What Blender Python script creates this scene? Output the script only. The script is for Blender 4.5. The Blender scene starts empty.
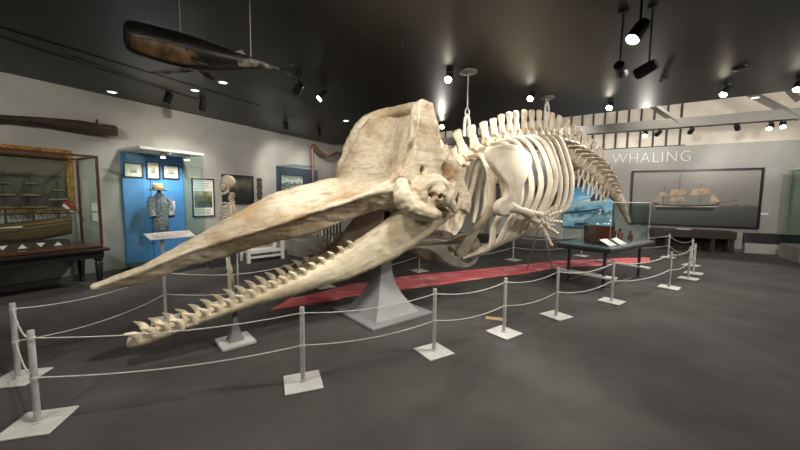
import bpy, bmesh, math, random
import numpy as np
from mathutils import Vector, Matrix, noise
random.seed(7)
S = bpy.context.scene
COL = S.collection
PI = math.pi

# ------------------------------------------------------------------ camera
FPX, PITCH, ROLL, YAW, EYE = 330.0, math.radians(4.6), math.radians(0.6), math.radians(29), 1.55
_f0 = Vector((-math.sin(YAW), math.cos(YAW), 0)); _r0 = Vector((math.cos(YAW), math.sin(YAW), 0)); _u0 = Vector((0, 0, 1))
FW = _f0*math.cos(PITCH) - _u0*math.sin(PITCH)
_u1 = _u0*math.cos(PITCH) + _f0*math.sin(PITCH)
RT = _r0*math.cos(ROLL) + _u1*math.sin(ROLL)
UP = _u1*math.cos(ROLL) - _r0*math.sin(ROLL)
CAM = Vector((0, 0, EYE))
cd = bpy.data.cameras.new('camera'); cam = bpy.data.objects.new('camera', cd); COL.objects.link(cam)
cd.sensor_width = 36; cd.sensor_fit = 'HORIZONTAL'; cd.lens = FPX*36/800; cd.clip_start = .02
M = Matrix.Identity(4)
for i, v in enumerate((RT, UP, -FW)):
    for j in range(3): M[j][i] = v[j]
M.translation = CAM
cam.matrix_world = M
S.camera = cam

# ------------------------------------------------------------------ world, exposure
W = bpy.data.worlds.new('world'); S.world = W; W.use_nodes = True
W.node_tree.nodes['Background'].inputs[0].default_value = (1, .95, .88, 1)
W.node_tree.nodes['Background'].inputs[1].default_value = .05
S.view_settings.view_transform = 'Standard'; S.view_settings.look = 'None'
S.view_settings.gamma = 1; S.view_settings.use_curve_mapping = False
S.view_settings.exposure = 0.85
SPOT_POWER = 1.0

# ------------------------------------------------------------------ measuring: a pixel's sight line met with a plane of the room
def ray(px, py): return FW + RT*((px-400)/FPX) - UP*((py-225)/FPX)
def onz(px, py, z=0.0):
    d = ray(px, py); return CAM + d*((z-EYE)/d.z)
def onx(px, py, x):
    d = ray(px, py); return CAM + d*(x/d.x)
def ony(px, py, y):
    d = ray(px, py); return CAM + d*(y/d.y)
A0 = Vector((-2.35, 3.9, 0)); AD = Vector((.42, .907, 0)).normalized(); AN = Vector((AD.y, -AD.x, 0))
def wp(s, o, z): return A0 + AD*s + AN*o + Vector((0, 0, z))      # whale axis: along, towards the viewer's side, up
def pl(px, py, o=0.0):                                             # (along, up) on a plane parallel to the whale's axis
    d = ray(px, py); t = (A0 + AN*o - CAM).dot(AN)/d.dot(AN); p = CAM + d*t
    return (p-A0).dot(AD), p.z
def plw(px, py, o): s, z = pl(px, py, o); return wp(s, o, z)
def zc(x): return 3.62 + .022*x                                    # the ceiling rises a little to the right

# ------------------------------------------------------------------ materials
def srgb(h):
    h = h.lstrip('#'); c = [int(h[i:i+2], 16)/255 for i in (0, 2, 4)]
    return tuple(((x/12.92) if x <= .04045 else ((x+.055)/1.055)**2.4) for x in c) + (1,)
def mat(name, col, rough=.6, metal=0, col2=None, scale=5, lo=.4, hi=.65, bump=0, bscale=30, emit=0, stretch=None, detail=5, spec=.5, coat=0):
    m = bpy.data.materials.new(name); m.use_nodes = True; nt = m.node_tree; N = nt.nodes; L = nt.links
    b = N['Principled BSDF']; c = srgb(col) if isinstance(col, str) else col
    b.inputs['Base Color'].default_value = c; b.inputs['Roughness'].default_value = rough; b.inputs['Metallic'].default_value = metal
    b.inputs['Specular IOR Level'].default_value = spec; b.inputs['Coat Weight'].default_value = coat
    if emit: b.inputs['Emission Color'].default_value = c; b.inputs['Emission Strength'].default_value = emit
    tc = N.new('ShaderNodeTexCoord'); src = tc.outputs['Object']
    if stretch:
        mp = N.new('ShaderNodeMapping'); mp.inputs['Scale'].default_value = stretch; L.new(src, mp.inputs[0]); src = mp.outputs[0]
    if col2:
        n = N.new('ShaderNodeTexNoise'); n.inputs['Scale'].default_value = scale; n.inputs['Detail'].default_value = detail; L.new(src, n.inputs['Vector'])
        r = N.new('ShaderNodeMapRange'); r.inputs[1].default_value = lo; r.inputs[2].default_value = hi; L.new(n.outputs[0], r.inputs[0])
        x = N.new('ShaderNodeMix'); x.data_type = 'RGBA'; x.inputs[6].default_value = c; x.inputs[7].default_value = srgb(col2) if isinstance(col2, str) else col2
        L.new(r.outputs[0], x.inputs[0]); L.new(x.outputs[2], b.inputs['Base Color'])
    if bump:
        n2 = N.new('ShaderNodeTexNoise'); n2.inputs['Scale'].default_value = bscale; n2.inputs['Detail'].default_value = 6; L.new(src, n2.inputs['Vector'])
        bp = N.new('ShaderNodeBump'); bp.inputs['Strength'].default_value = bump; bp.inputs['Distance'].default_value = .02
        L.new(n2.outputs[0], bp.inputs['Height']); L.new(bp.outputs[0], b.inputs['Normal'])
    return m
def glass_mat(name, tint=(.93, .97, .96, 1), refl=.9, base=.025):
    m = bpy.data.materials.new(name); m.use_nodes = True; nt = m.node_tree; N = nt.nodes; L = nt.links
    N.remove(N['Principled BSDF']); out = N['Material Output']
    t = N.new('ShaderNodeBsdfTransparent'); t.inputs[0].default_value = tint
    g = N.new('ShaderNodeBsdfGlossy'); g.inputs['Roughness'].default_value = .02; g.inputs['Color'].default_value = (refl, refl, refl, 1)
    lw = N.new('ShaderNodeLayerWeight'); lw.inputs[0].default_value = .5
    pw = N.new('ShaderNodeMath'); pw.operation = 'POWER'; pw.inputs[1].default_value = 4; L.new(lw.outputs['Facing'], pw.inputs[0])
    f = N.new('ShaderNodeMath'); f.operation = 'MULTIPLY_ADD'; f.inputs[1].default_value = .5; f.inputs[2].default_value = base; L.new(pw.outputs[0], f.inputs[0])
    x = N.new('ShaderNodeMixShader'); L.new(f.outputs[0], x.inputs[0]); L.new(t.outputs[0], x.inputs[1]); L.new(g.outputs[0], x.inputs[2]); L.new(x.outputs[0], out.inputs[0])
    return m
MT = dict(
    wall=mat('gallery_wall', '#a9a8a1', .85, col2='#9b9a94', scale=1.2, bump=.05, bscale=60),
    backwall=mat('gallery_wall_grey', '#a3a39f', .85, col2='#96968f', scale=1.0),
    floor=mat('charcoal_carpet', (.056, .0530, .0495, 1), .9, col2=(.084, .0795, .0745, 1), scale=1.6, lo=.35, hi=.7, bump=.25, bscale=220, spec=.2),
    ceiling=mat('dark_ceiling', (.014, .0125, .011, 1), .44, col2=(.022, .02, .018, 1), scale=.8, bump=.2, bscale=1.1, stretch=(1, .45, 1), detail=2),
    cream=mat('upper_wall', '#cfc8ba', .85, col2='#c2bbae', scale=2),
    dark=mat('dark_batten', '#3a3631', .7),
    beam=mat('grey_beam', '#8c8a84', .75),
    base=mat('baseboard_dark', '#5a5954', .7),
    bone=mat('bone', '#d6ccb6', .6, col2='#bda98a', scale=6, lo=.45, hi=.75, bump=.18, bscale=35),
    skull=mat('skull_bone', '#cdc1a8', .62, col2='#957c58', scale=2.8, lo=.46, hi=.72, bump=.45, bscale=16, detail=9),
    jaw=mat('jaw_bone', '#d0c4a8', .5, col2='#b9a680', scale=3, lo=.45, hi=.75, bump=.12, bscale=20),
    tooth=mat('tooth_ivory', '#eadfc2', .4, col2='#cfae78', scale=14, lo=.5, hi=.8),
    tail=mat('tail_bone', '#d8cdb6', .65, col2='#a08d70', scale=7, lo=.45, hi=.7, bump=.25, bscale=25),
    hyoid=mat('grey_bone', '#a59c8d', .6, col2='#857c6e', scale=5, bump=.2, bscale=25),
    steel=mat('brushed_steel', '#bcbdb9', .5, .25, col2='#acada9', scale=30),
    paintgrey=mat('grey_enamel', '#868887', .42, col2='#787a79', scale=3),
    plate=mat('pale_grey_enamel', '#cccdc6', .5, col2='#bdbeb7', scale=6),
    cord=mat('pale_cord', '#c9c7bf', .6),
    black=mat('black_metal', (.012, .012, .013, 1), .45),
    blackwood=mat('black_wood', (.012, .011, .011, 1), .35),
    mahog=mat('mahogany', '#5b2d18', .35, col2='#3d1d10', scale=9, stretch=(1, 6, 6), coat=.3),
    oldwood=mat('old_dark_wood', '#2b241c', .6, col2='#443828', scale=7, stretch=(1, .3, 3), bump=.3, bscale=20),
    brownwood=mat('brown_wood', '#5d4230', .5, col2='#7a5a42', scale=8),
    walnut=mat('walnut_dark', '#33271f', .5, col2='#241b15', scale=8, stretch=(4, 1, 1)),
    blue=mat('museum_blue', '#4689c8', .65, col2='#3f80bd', scale=1.5),
    navy=mat('navy_panel', '#3f4860', .6, col2='#384158', scale=2),
    white=mat('white_paper', '#e6e3da', .7),
    mount=mat('white_mount', '#dedbd2', .75),
    frameblk=mat('black_frame', (.014, .013, .013, 1), .35),
    gold=mat('gilt_frame', '#b48a45', .4, .6, col2='#7c5a28', scale=25, bump=.4, bscale=60),
    lens=mat('lamp_lens', (1, .88, .68, 1), .3, emit=22),
    lensdim=mat('downlight_lens', (1, .95, .86, 1), .3, emit=2.2),
    red=mat('red_canvas', '#dc5862', .75, col2='#e0a29e', scale=2.2, lo=.52, hi=.68, bump=.5, bscale=14, detail=8),
    pink=mat('pink_marking', '#d9b9b4', .8),
    tabletop=mat('slate_tabletop', '#54565a', .25),
    tableleg=mat('dark_grey_leg', '#3c3d40', .5),
    liquid=mat('red_brown_oil', '#7d3826', .12, col2='#5f2619', scale=4, coat=.5),
    glassy=glass_mat('clear_glass'),
    jarglass=glass_mat('jar_glass', (.80, .88, .90, 1), .9, .12),
    glassg=glass_mat('greenish_glass', (.90, .95, .925, 1)),
    straw=mat('straw', '#d8bd8a', .8, col2='#b99a63', scale=60, bump=.3, bscale=120),
    shirt=mat('patterned_cloth', '#a5a7ae', .9, col2='#4a4d5a', scale=48, lo=.44, hi=.56, detail=2),
    skin_whale=mat('black_painted_whale', (.012, .011, .010, 1), .38, col2=(.03, .027, .024, 1), scale=5),
    whale_brown=mat('brown_painted_jaw', '#8a6a45', .55, col2='#54402a', scale=9),
    whale_pale=mat('pale_painted_tail', '#8d8678', .5, col2='#2a2622', scale=10, lo=.4, hi=.6),
    concrete=mat('grey_plinth', '#9c9b95', .8, col2='#8b8a84', scale=4),
    stone=mat('carved_dark_stone', '#4c4a45', .8, col2='#33312d', scale=20, bump=.6, bscale=40),
    hull=mat('ship_hull', '#4d3c28', .5, col2='#6b5439', scale=14, stretch=(1, 6, 6)),
    sail=mat('old_sail', '#7d7159', .85, col2='#665b47', scale=8),
    rigging=mat('rigging', '#40382c', .8),
    tan=mat('tan_tape', '#b59a78', .8),
    green=mat('leaf_green', '#3c4a30', .8, col2='#566448', scale=40),
)
def stain(mname, spots):
    nt = MT[mname].node_tree; N = nt.nodes; L = nt.links; b = N['Principled BSDF']; tc = N.new('ShaderNodeTexCoord')
    nz = N.new('ShaderNodeTexNoise'); nz.inputs['Scale'].default_value = 9; nz.inputs['Detail'].default_value = 7; L.new(tc.outputs['Object'], nz.inputs['Vector'])
    for (c, r, col, amt) in spots:
        d = N.new('ShaderNodeVectorMath'); d.operation = 'DISTANCE'; d.inputs[1].default_value = c; L.new(tc.outputs['Object'], d.inputs[0])
        a = N.new('ShaderNodeMath'); a.operation = 'MULTIPLY_ADD'; a.inputs[1].default_value = r*1.3; L.new(nz.outputs[0], a.inputs[0]); L.new(d.outputs['Value'], a.inputs[2])
        g = N.new('ShaderNodeMapRange'); g.inputs[1].default_value = r*.85; g.inputs[2].default_value = r*1.75; g.inputs[3].default_value = amt; g.inputs[4].default_value = 0; L.new(a.outputs[0], g.inputs[0])
        x = N.new('ShaderNodeMix'); x.data_type = 'RGBA'; x.inputs[7].default_value = srgb(col)
        old = b.inputs['Base Color'].links[0].from_socket; L.new(old, x.inputs[6]); L.new(g.outputs[0], x.inputs[0]); L.new(x.outputs[2], b.inputs['Base Color'])
# painted pictures -----------------------------------------------------------
def ramp_mat(name, stops, axis='Z', scale=6, warp=.25, rough=.4):
    """a painted picture: bands of colour along one Object axis, broken up by noise"""
    m = bpy.data.materials.new(name); m.use_nodes = True; nt = m.node_tree; N = nt.nodes; L = nt.links
    b = N['Principled BSDF']; b.inputs['Roughness'].default_value = rough
    tc = N.new('ShaderNodeTexCoord'); sp = N.new('ShaderNodeSeparateXYZ'); L.new(tc.outputs['Object'], sp.inputs[0])
    n = N.new('ShaderNodeTexNoise'); n.inputs['Scale'].default_value = scale; n.inputs['Detail'].default_value = 6; L.new(tc.outputs['Object'], n.inputs['Vector'])
    a = N.new('ShaderNodeMath'); a.operation = 'MULTIPLY_ADD'; a.inputs[1].default_value = warp
    dv = N.new('ShaderNodeMath'); dv.operation = 'DIVIDE'; dv.name = 'span'; dv.inputs[1].default_value = 1; L.new(sp.outputs[axis], dv.inputs[0])
    mu = N.new('ShaderNodeMath'); mu.operation = 'SUBTRACT'; mu.inputs[1].default_value = .5; L.new(n.outputs[0], mu.inputs[0]); L.new(mu.outputs[0], a.inputs[0]); L.new(dv.outputs[0], a.inputs[2])
    r = N.new('ShaderNodeValToRGB'); L.new(a.outputs[0], r.inputs[0])
    e = r.color_ramp.elements
    e[0].position = stops[0][0]; e[0].color = srgb(stops[0][1]); e[1].position = stops[-1][0]; e[1].color = srgb(stops[-1][1])
    for p, c in stops[1:-1]:
        q = e.new(p); q.color = srgb(c)
    L.new(r.outputs[0], b.inputs['Base Color'])
    return m

# ------------------------------------------------------------------ mesh builder
def catmull(pts, n):
    pts = [Vector(p) for p in pts]; P = [pts[0]*2-pts[1]] + pts + [pts[-1]*2-pts[-2]]
    out = []; segs = len(pts)-1
    for i in range(n):
        u = i/(n-1)*segs; k = min(int(u), segs-1); t = u-k
        a, b, c, d = P[k:k+4]
        out.append(.5*((2*b) + (c-a)*t + (2*a-5*b+4*c-d)*t*t + (3*b-a-3*c+d)*t**3))
    return out
TMP = bpy.data.scenes.new('scratch')
def applied(o):
    """the evaluated mesh of o, worked out in an otherwise empty scratch scene"""
    TMP.collection.objects.link(o); vl = TMP.view_layers[0]; vl.update(); dg = vl.depsgraph
    me = bpy.data.meshes.new_from_object(o.evaluated_get(dg)); TMP.collection.objects.unlink(o); return me
class MB:
    def __init__(s): s.v = []; s.f = []
    def add(s, vs, fs):
        k = len(s.v); s.v += [Vector(v) for v in vs]; s.f += [tuple(i+k for i in f) for f in fs]; return s
    def box(s, c, sz, rot=None, taper=1.0):
        c = Vector(c); x, y, z = (q/2 for q in sz)
        vs = [Vector((a*x*(taper if k > 0 else 1), b*y*(taper if k > 0 else 1), k*z)) for k in (-1, 1) for a, b in ((-1, -1), (1, -1), (1, 1), (-1, 1))]
        if rot is not None: vs = [rot @ v for v in vs]
        return s.add([v+c for v in vs], [(3, 2, 1, 0), (4, 5, 6, 7), (0, 1, 5, 4), (1, 2, 6, 5), (2, 3, 7, 6), (3, 0, 4, 7)])
    def loft(s, rings, cap=True, close=True):
        n = len(rings[0]); vs = [p for r in rings for p in r]; fs = []
        for i in range(len(rings)-1):
            for j in range(n if close else n-1):
                a = i*n+j; b = i*n+(j+1) % n; fs.append((a, b, b+n, a+n))
        if cap and close:
            fs.append(tuple(range(n-1, -1, -1))); fs.append(tuple((len(rings)-1)*n+j for j in range(n)))
        return s.add(vs, fs)
    def tube(s, pts, rad, n=10, flat=None, ref=None, cap=True):
        """swept tube; rad a number, list or (a,b) pairs; ref = direction of the first (a) axis"""
        pts = [Vector(p) for p in pts]; rings = []; prev = None
        for i, p in enumerate(pts):
            t = (pts[min(i+1, len(pts)-1)] - pts[max(i-1, 0)]).normalized()
            if ref is not None: x = Vector(ref) - t*t.dot(Vector(ref))
            elif prev is None: x = t.orthogonal()
            else: x = prev - t*t.dot(prev)
            if x.length < 1e-5: x = t.orthogonal()
            x.normalize(); prev = x; y = t.cross(x)
            r = rad[i] if isinstance(rad, (list, tuple)) and not isinstance(rad, float) else rad
            a, b = r if isinstance(r, (list, tuple)) else (r, r)
            rings.append([p + x*(a*math.cos(2*PI*k/n)) + y*(b*math.sin(2*PI*k/n)) for k in range(n)])
        return s.loft(rings, cap)
    def cyl(s, p0, p1, r0, r1=None, n=16): return s.tube([p0, p1], [r0, r0 if r1 is None else r1], n)
    def lathe(s, prof, c=(0, 0, 0), n=24, axis=None, cap=True):
        c = Vector(c); q = Vector((0, 0, 1)).rotation_difference(Vector(axis)) if axis is not None else None
        rings = []
        for r, z in prof:
            ring = [Vector((r*math.cos(2*PI*k/n), r*math.sin(2*PI*k/n), z)) for k in range(n)]
            if q: ring = [q @ v for v in ring]
            rings.append([v+c for v in ring])
        return s.loft(rings, cap)
    def ball(s, c, r, n=14, m=9, rot=None):
        c = Vector(c); rx, ry, rz = (r, r, r) if isinstance(r, (int, float)) else r
        rings = []
        for i in range(m+1):
            a = -PI/2 + PI*(i+.001)/(m+.002); ring = [Vector((rx*math.cos(a)*math.cos(2*PI*k/n), ry*math.cos(a)*math.sin(2*PI*k/n), rz*math.sin(a))) for k in range(n)]
            if rot is not None: ring = [rot @ v for v in ring]
            rings.append([v+c for v in ring])
        return s.loft(rings)
    def prism(s, poly, d):
        """polygon of points pushed along vector d"""
        n = len(poly); d = Vector(d); vs = [Vector(p) for p in poly]; vs += [v+d for v in vs]
        fs = [tuple(range(n-1, -1, -1)), tuple(range(n, 2*n))] + [(i, (i+1) % n, n+(i+1) % n, n+i) for i in range(n)]
        return s.add(vs, fs)
    def build(s, name, m, parent=None, smooth=True, bevel=0, sub=0, remesh=0, deform=None, autos=True):
        me = bpy.data.meshes.new(name); off = root_loc(parent)
        me.from_pydata([tuple(v-off) for v in s.v], [], s.f)
        bm = bmesh.new(); bm.from_mesh(me); bmesh.ops.remove_doubles(bm, verts=bm.verts, dist=1e-6); bmesh.ops.recalc_face_normals(bm, faces=bm.faces); bm.to_mesh(me); bm.free()
        o = bpy.data.objects.new(name, me)
        if remesh or sub or bevel:
            if remesh:
                md = o.modifiers.new('r', 'REMESH'); md.mode = 'VOXEL'; md.voxel_size = remesh
                sm = o.modifiers.new('s', 'SMOOTH'); sm.iterations = 2; sm.factor = .5
            if bevel:
                md = o.modifiers.new('b', 'BEVEL'); md.width = bevel; md.segments = 2; md.limit_method = 'ANGLE'
            if sub:
                md = o.modifiers.new('u', 'SUBSURF'); md.levels = md.render_levels = sub
            nm = applied(o); o.modifiers.clear(); o.data = nm; bpy.data.meshes.remove(me); me = nm; me.name = name
        COL.objects.link(o)
        if parent is not None: o.parent = parent
        if deform:
            me.update()
            cos = [v.co.copy() for v in me.vertices]; nos = [v.normal.copy() for v in me.vertices]
            new = np.array([tuple(c + deform(c+off, n)) for c, n in zip(cos, nos)], dtype=np.float32)
            me.vertices.foreach_set('co', new.ravel()); me.update()
        me.materials.clear(); me.materials.append(MT[m] if isinstance(m, str) else m)
        if smooth: me.shade_smooth()
        if smooth and autos:
            try: me.set_sharp_from_angle(angle=math.radians(42))
            except Exception: pass
        return o
def root_loc(p):
    while p is not None and p.parent is not None: p = p.parent
    return Vector(p.location) if p is not None and p.type == 'EMPTY' else (Vector((0, 0, 0)) if p is None else Vector(p.location))
def tag(o, label, cat, group=None):
    o['label'] = label; o['category'] = cat
    if group: o['group'] = group
    return o
def thing(name, label, cat, loc, group=None):
    o = bpy.data.objects.new(name, None); COL.objects.link(o); o.location = loc; o.empty_display_size = .1
    return tag(o, label, cat, group)
def struct(o): o['kind'] = 'structure'; return o
def kids(o): return [c for c in list(bpy.data.objects) if c.parent == o]
def rotz(a): return Matrix.Rotation(a, 3, 'Z')

# ================================================================== THE ROOM
XL, XR, YB, YF, ZT = -8.0, 9.0, 14.0, -5.0, 5.6
YE = 9.35                                    # where the dark ceiling ends and the taller part begins
struct(MB().box(((XL+XR)/2, (YB+YF)/2, -.1), (XR-XL+.4, YB-YF+.4, .2)).build('floor', 'floor', smooth=False))
struct(MB().box((XL-.1, (YB+YF)/2, ZT/2), (.2, YB-YF, ZT)).build('wall_left', 'wall', smooth=False))
struct(MB().box((XR+.1, (YB+YF)/2, ZT/2), (.2, YB-YF, ZT)).build('wall_right', 'wall', smooth=False))
struct(MB().box(((XL+XR)/2, YF-.1, ZT/2), (XR-XL+.4, .2, ZT)).build('wall_front', 'wall', smooth=False))
GW = 3.36                                    # top of the grey part of the back wall
struct(MB().box(((XL+XR)/2, YB+.1, GW/2), (XR-XL+.4, .2, GW)).build('wall_back', 'backwall', smooth=False))
struct(MB().box(((XL+XR)/2, YB+.16, (GW+ZT)/2), (XR-XL+.4, .2, ZT-GW)).build('wall_back_upper', 'cream', smooth=False))
# dark ceiling slab (slightly tilted) with its end face, and the pale ceiling of the taller part
m = MB(); a, b = XL-.0, XR+.0
m.add([(a, YF, zc(a)), (b, YF, zc(b)), (b, YE, zc(b)), (a, YE, zc(a)), (a, YF, zc(a)+.18), (b, YF, zc(b)+.18), (b, YE, zc(b)+.18), (a, YE, zc(a)+.18)],
      [(0, 1, 2, 3), (7, 6, 5, 4), (0, 4, 5, 1), (1, 5, 6, 2), (2, 6, 7, 3), (3, 7, 4, 0)])
struct(m.build('ceiling', 'ceiling', smooth=False))
struct(MB().box(((XL+XR)/2, (YE+YB)/2, ZT+.05), (XR-XL, YB-YE+.6, .1)).build('ceiling_upper', 'cream', smooth=False))
struct(MB().box(((XL+XR)/2, YE+.06, (3.9+ZT)/2), (XR-XL, .12, ZT-3.6)).build('wall_upper_front', 'cream', smooth=False))
m = MB()
for i in range(32):
    x = -8+.355*i
    if x < 2.75: m.box((x, YB+.04, (GW+ZT)/2), (.055, .05, ZT-GW))
m.box((-2.6, YB+.03, GW+.015), (10.8, .07, .03))
struct(m.build('trim_1', 'dark', smooth=False))
# roof members in the taller part
yb = 12.2
z0 = ony(588, 130.5, yb).z
bm_ = MB().box((.4, yb, z0), (16.8, .25, .26)); struct(bm_.build('trim_2', 'beam', smooth=False, bevel=.008))
for i, (pa, pb) in enumerate([((655, 107), (678, 123)), ((757, 97), (800, 118)), ((792, 92), (800, 100))]):
    p, q = ony(*pa, yb-.05), ony(*pb, yb-.05)
    d = (p-q).normalized(); p = p + d*.8
    struct(MB().tube([q, p], [(.1, .09)]*2, 4, ref=(0, 1, 0)).build('trim_%d' % (3+i), 'beam', smooth=False))
struct(MB().box((XL+.015, (YB+YF)/2, .05), (.03, YB-YF, .1)).build('baseboard_left', 'base', smooth=False))
struct(MB().box(((XL+XR)/2, YB-.015, .05), (XR-XL, .03, .1)).build('baseboard_back', 'base', smooth=False))
# narrow slots in the ceiling on the left
for i, (p0, p1) in enumerate([((0, 33), (178, 93)), ((0, 24), (262, 106)), ((72, 53), (205, 101))]):
    a = onz(*p0, zc(-4.5)); b = onz(*p1, zc(-6)); a.z = zc(a.x)-.006; b.z = zc(b.x)-.006
    struct(MB().tube([a, b], [(.006, .014)]*2, 4, ref=(0, 0, 1)).build('trim_%d' % (7+i), 'black', smooth=False))

# ================================================================== WHALE SKELETON
whale = thing('whale_skeleton', 'huge mounted whale skeleton with long toothed jaws filling the middle of the gallery', 'skeleton', wp(0, 0, 0))
def half_profile(pts, n=13): return catmull([(0, o, z) for o, z in pts], n)
def skull_ring(s, near, far):
    N_ = half_profile(near); F_ = half_profile(far)
    ring = [wp(s, p.y, p.z) for p in N_] + [wp(s, -p.y, p.z) for p in reversed(F_[1:-1])]
    return ring
ROS = [  # along, half width, top at middle, edge height, underside
 (-3.05, .03, .79, .765, .745), (-2.98, .065, .81, .785, .735), (-2.7, .135, .92, .885, .76), (-2.4, .19, 1.09, 1.02, .87), (-2.1, .245, 1.27, 1.12, .94),
 (-1.75, .31, 1.48, 1.22, 1.03), (-1.5, .36, 1.60, 1.31, 1.08), (-1.2, .43, 1.70, 1.41, 1.15), (-.9, .51, 1.78, 1.51, 1.24), (-.65, .58, 1.80, 1.60, 1.33)]
rings = []
for s, w, zm, ze, zb in ROS:
    pr = [(0, zm), (.35*w, zm*.78+ze*.22), (.72*w, zm*.12+ze*.88-.012), (.96*w, ze+.012), (w, ze-.008), (.95*w, ze-.035), (.70*w, zb), (0, zb+.1*w)]
    rings.append(skull_ring(s, pr, pr))
CR = [  # along, middle, half way, rim(out, near, far), outer, lower, underside
 (-.44, 1.76, 1.78, .62, 1.72, 2.00, .68, 1.62, .5, 1.42, 1.42), (-.30, 1.72, 1.76, .58, 1.80, 2.36, .70, 1.66, .52, 1.44, 1.42),
 (-.16, 1.74, 1.76, .57, 1.90, 2.60, .70, 1.72, .52, 1.42, 1.40), (.0, 1.84, 1.88, .56, 2.10, 2.76, .72, 1.76, .52, 1.38, 1.36),
 (.14, 2.10, 2.16, .54, 2.45, 2.82, .72, 1.78, .5, 1.34, 1.32), (.26, 2.60, 2.64, .50, 2.70, 2.86, .72, 1.74, .5, 1.31, 1.30),
 (.38, 2.82, 2.80, .46, 2.66, 2.82, .70, 1.68, .5, 1.29, 1.28), (.54, 2.74, 2.66, .46, 2.3, 2.5, .66, 1.62, .46, 1.30, 1.30),
 (.78, 2.40, 2.3, .42, 2.05, 2.15, .56, 1.72, .36, 1.45, 1.48), (1.05, 2.15, 2.1, .2, 2.0, 2.0, .26, 1.9, .2, 1.75, 1.74)]
for s, zm, za, bo, zn, zf, co, z_c, do, zd, ze in CR:
    rings.append(skull_ring(s, [(0, zm), (.5*bo, za), (bo, zn), (co, z_c), (do, zd), (0, ze)], [(0, zm), (.5*bo, za), (bo, zf), (co, z_c), (do, zd), (0, ze)]))
m = MB().loft(rings)
def slab_(poly, sg, th, o0=.60, k=.17, ztop=2.74):       # an upright plate of bone on one side, leaning in towards its top
    a = [wp(q, sg*(o0+(ztop-z)*k), z) for q, z in poly]; b = [wp(q, sg*(o0+(ztop-z)*k-th), z) for q, z in poly]
    n = len(poly); m.add(a+b, [tuple(range(n)), tuple(range(2*n-1, n-1, -1))] + [(j, (j+1) % n, n+(j+1) % n, n+j) for j in range(n)])
slab_([(-.30, 1.80), (-.16, 1.98), (-.08, 2.22), (.0, 2.52), (.04, 2.72), (.10, 2.77), (.26, 2.75), (.29, 2.62), (.35, 2.25), (.50, 1.92), (.55, 1.6), (.40, 1.45), (.0, 1.55)], 1, .17)
slab_([(-.30, 1.90), (-.29, 2.2), (-.14, 2.55), (.0, 2.72), (.2, 2.80), (.36, 2.66), (.42, 2.25), (.55, 1.92), (.55, 1.6), (.40, 1.45), (.0, 1.55)], -1, .17)
slab_([(.40, 2.28), (.46, 2.16), (.60, 1.98), (.72, 1.68), (.76, 1.50), (.70, 1.34), (.62, 1.42), (.62, 1.66), (.50, 1.92)], 1, .10, .62)
slab_([(.40, 2.28), (.46, 2.16), (.60, 1.98), (.72, 1.68), (.76, 1.50), (.70, 1.34), (.62, 1.42), (.62, 1.66), (.50, 1.92)], -1, .10, .62)
for sg in (1, -1):
    for pts, rad in ([((402, 180), (402, 192), (406, 202), (416, 209), (428, 213), (438, 215)), (.07, .11, .12, .12, .11, .07)],
                     [((416, 192), (424, 184), (434, 181), (444, 187), (449, 200), (455, 211)), (.07, .09, .10, .10, .08, .05)],
                     [((452, 176), (457, 190), (459, 202), (453, 212)), (.04, .05, .06, .05)],
                     [((330, 207), (360, 198), (384, 186), (396, 175), (404, 162)), (.02, .035, .05, .05, .02)]):
        o_ = ([.82]*len(pts) if len(pts) < 6 or rad[1] != .11 else [.76, .80, .82, .80, .78, .74]) if rad[0] != .02 else [.43, .52, .60, .64, .66]
        if rad[0] == .04: o_ = [.72]*4
        P = []
        for (x, y), q in zip(pts, o_):
            a, z = pl(x, y, q); P.append(wp(a, q*sg, z))
        P = catmull(P, 14)
        m.tube(P, list(np.interp(np.linspace(0, 1, 14), np.linspace(0, 1, len(rad)), rad)), 10)
m.ball(wp(1.10, 0, 1.92), (.15, .15, .15))
for sg in (1, -1): m.tube([wp(q[0], sg*q[1]*.985, q[3]) for q in ROS[1:]], [.012, .016, .020, .024, .026, .028, .030, .032, .032], 10)
m.tube(catmull([wp(-.46, -.63, 1.88), wp(-.36, -.64, 2.12), wp(-.24, -.64, 2.36), wp(-.10, -.62, 2.62), wp(.06, -.57, 2.76), wp(.22, -.36, 2.81), wp(.31, 0, 2.80), wp(.26, .34, 2.75), wp(.14, .50, 2.72)], 28), [.03, .035, .04, .045, .05]+[.07]*20+[.05]*3, 10)
for sg in (1, -1):
    for x, y, oo, rr in ((432, 192, .77, .185), (415, 196, .75, .16), (443, 197, .78, .14), (424, 203, .76, .14)):
        q = pl(x, y, oo); m.ball(wp(q[0], oo*sg, q[1]), (rr, rr*.8, rr))
HOLE = plw(423, 170, .74)
HOLES = [(HOLE, .045, .14), (plw(428, 195, .86), .026, .06), (plw(432, 195.5, .86), .040, .13), (plw(437, 196.5, .86), .034, .12), (plw(441, 197.5, .86), .024, .06), (plw(446, 170, .72), .10, .05), (plw(449, 182, .72), .07, .04)]
FISS = [plw(x, y, .60) for x, y in ((428, 106), (431, 118), (434, 130), (437, 142), (443, 158))]
def seg_dist(p, q):
    best = 9
    for a, b in zip(q, q[1:]):
        d = b-a; t = max(0, min(1, (p-a).dot(d)/d.length_squared)); best = min(best, (p-a-d*t).length)
    return best
def near_line(p, target):       # distance from the sight line-free 3-D point, ignoring depth across the plate
    d = p-target; d = d - AN*d.dot(AN); return d.length
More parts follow.
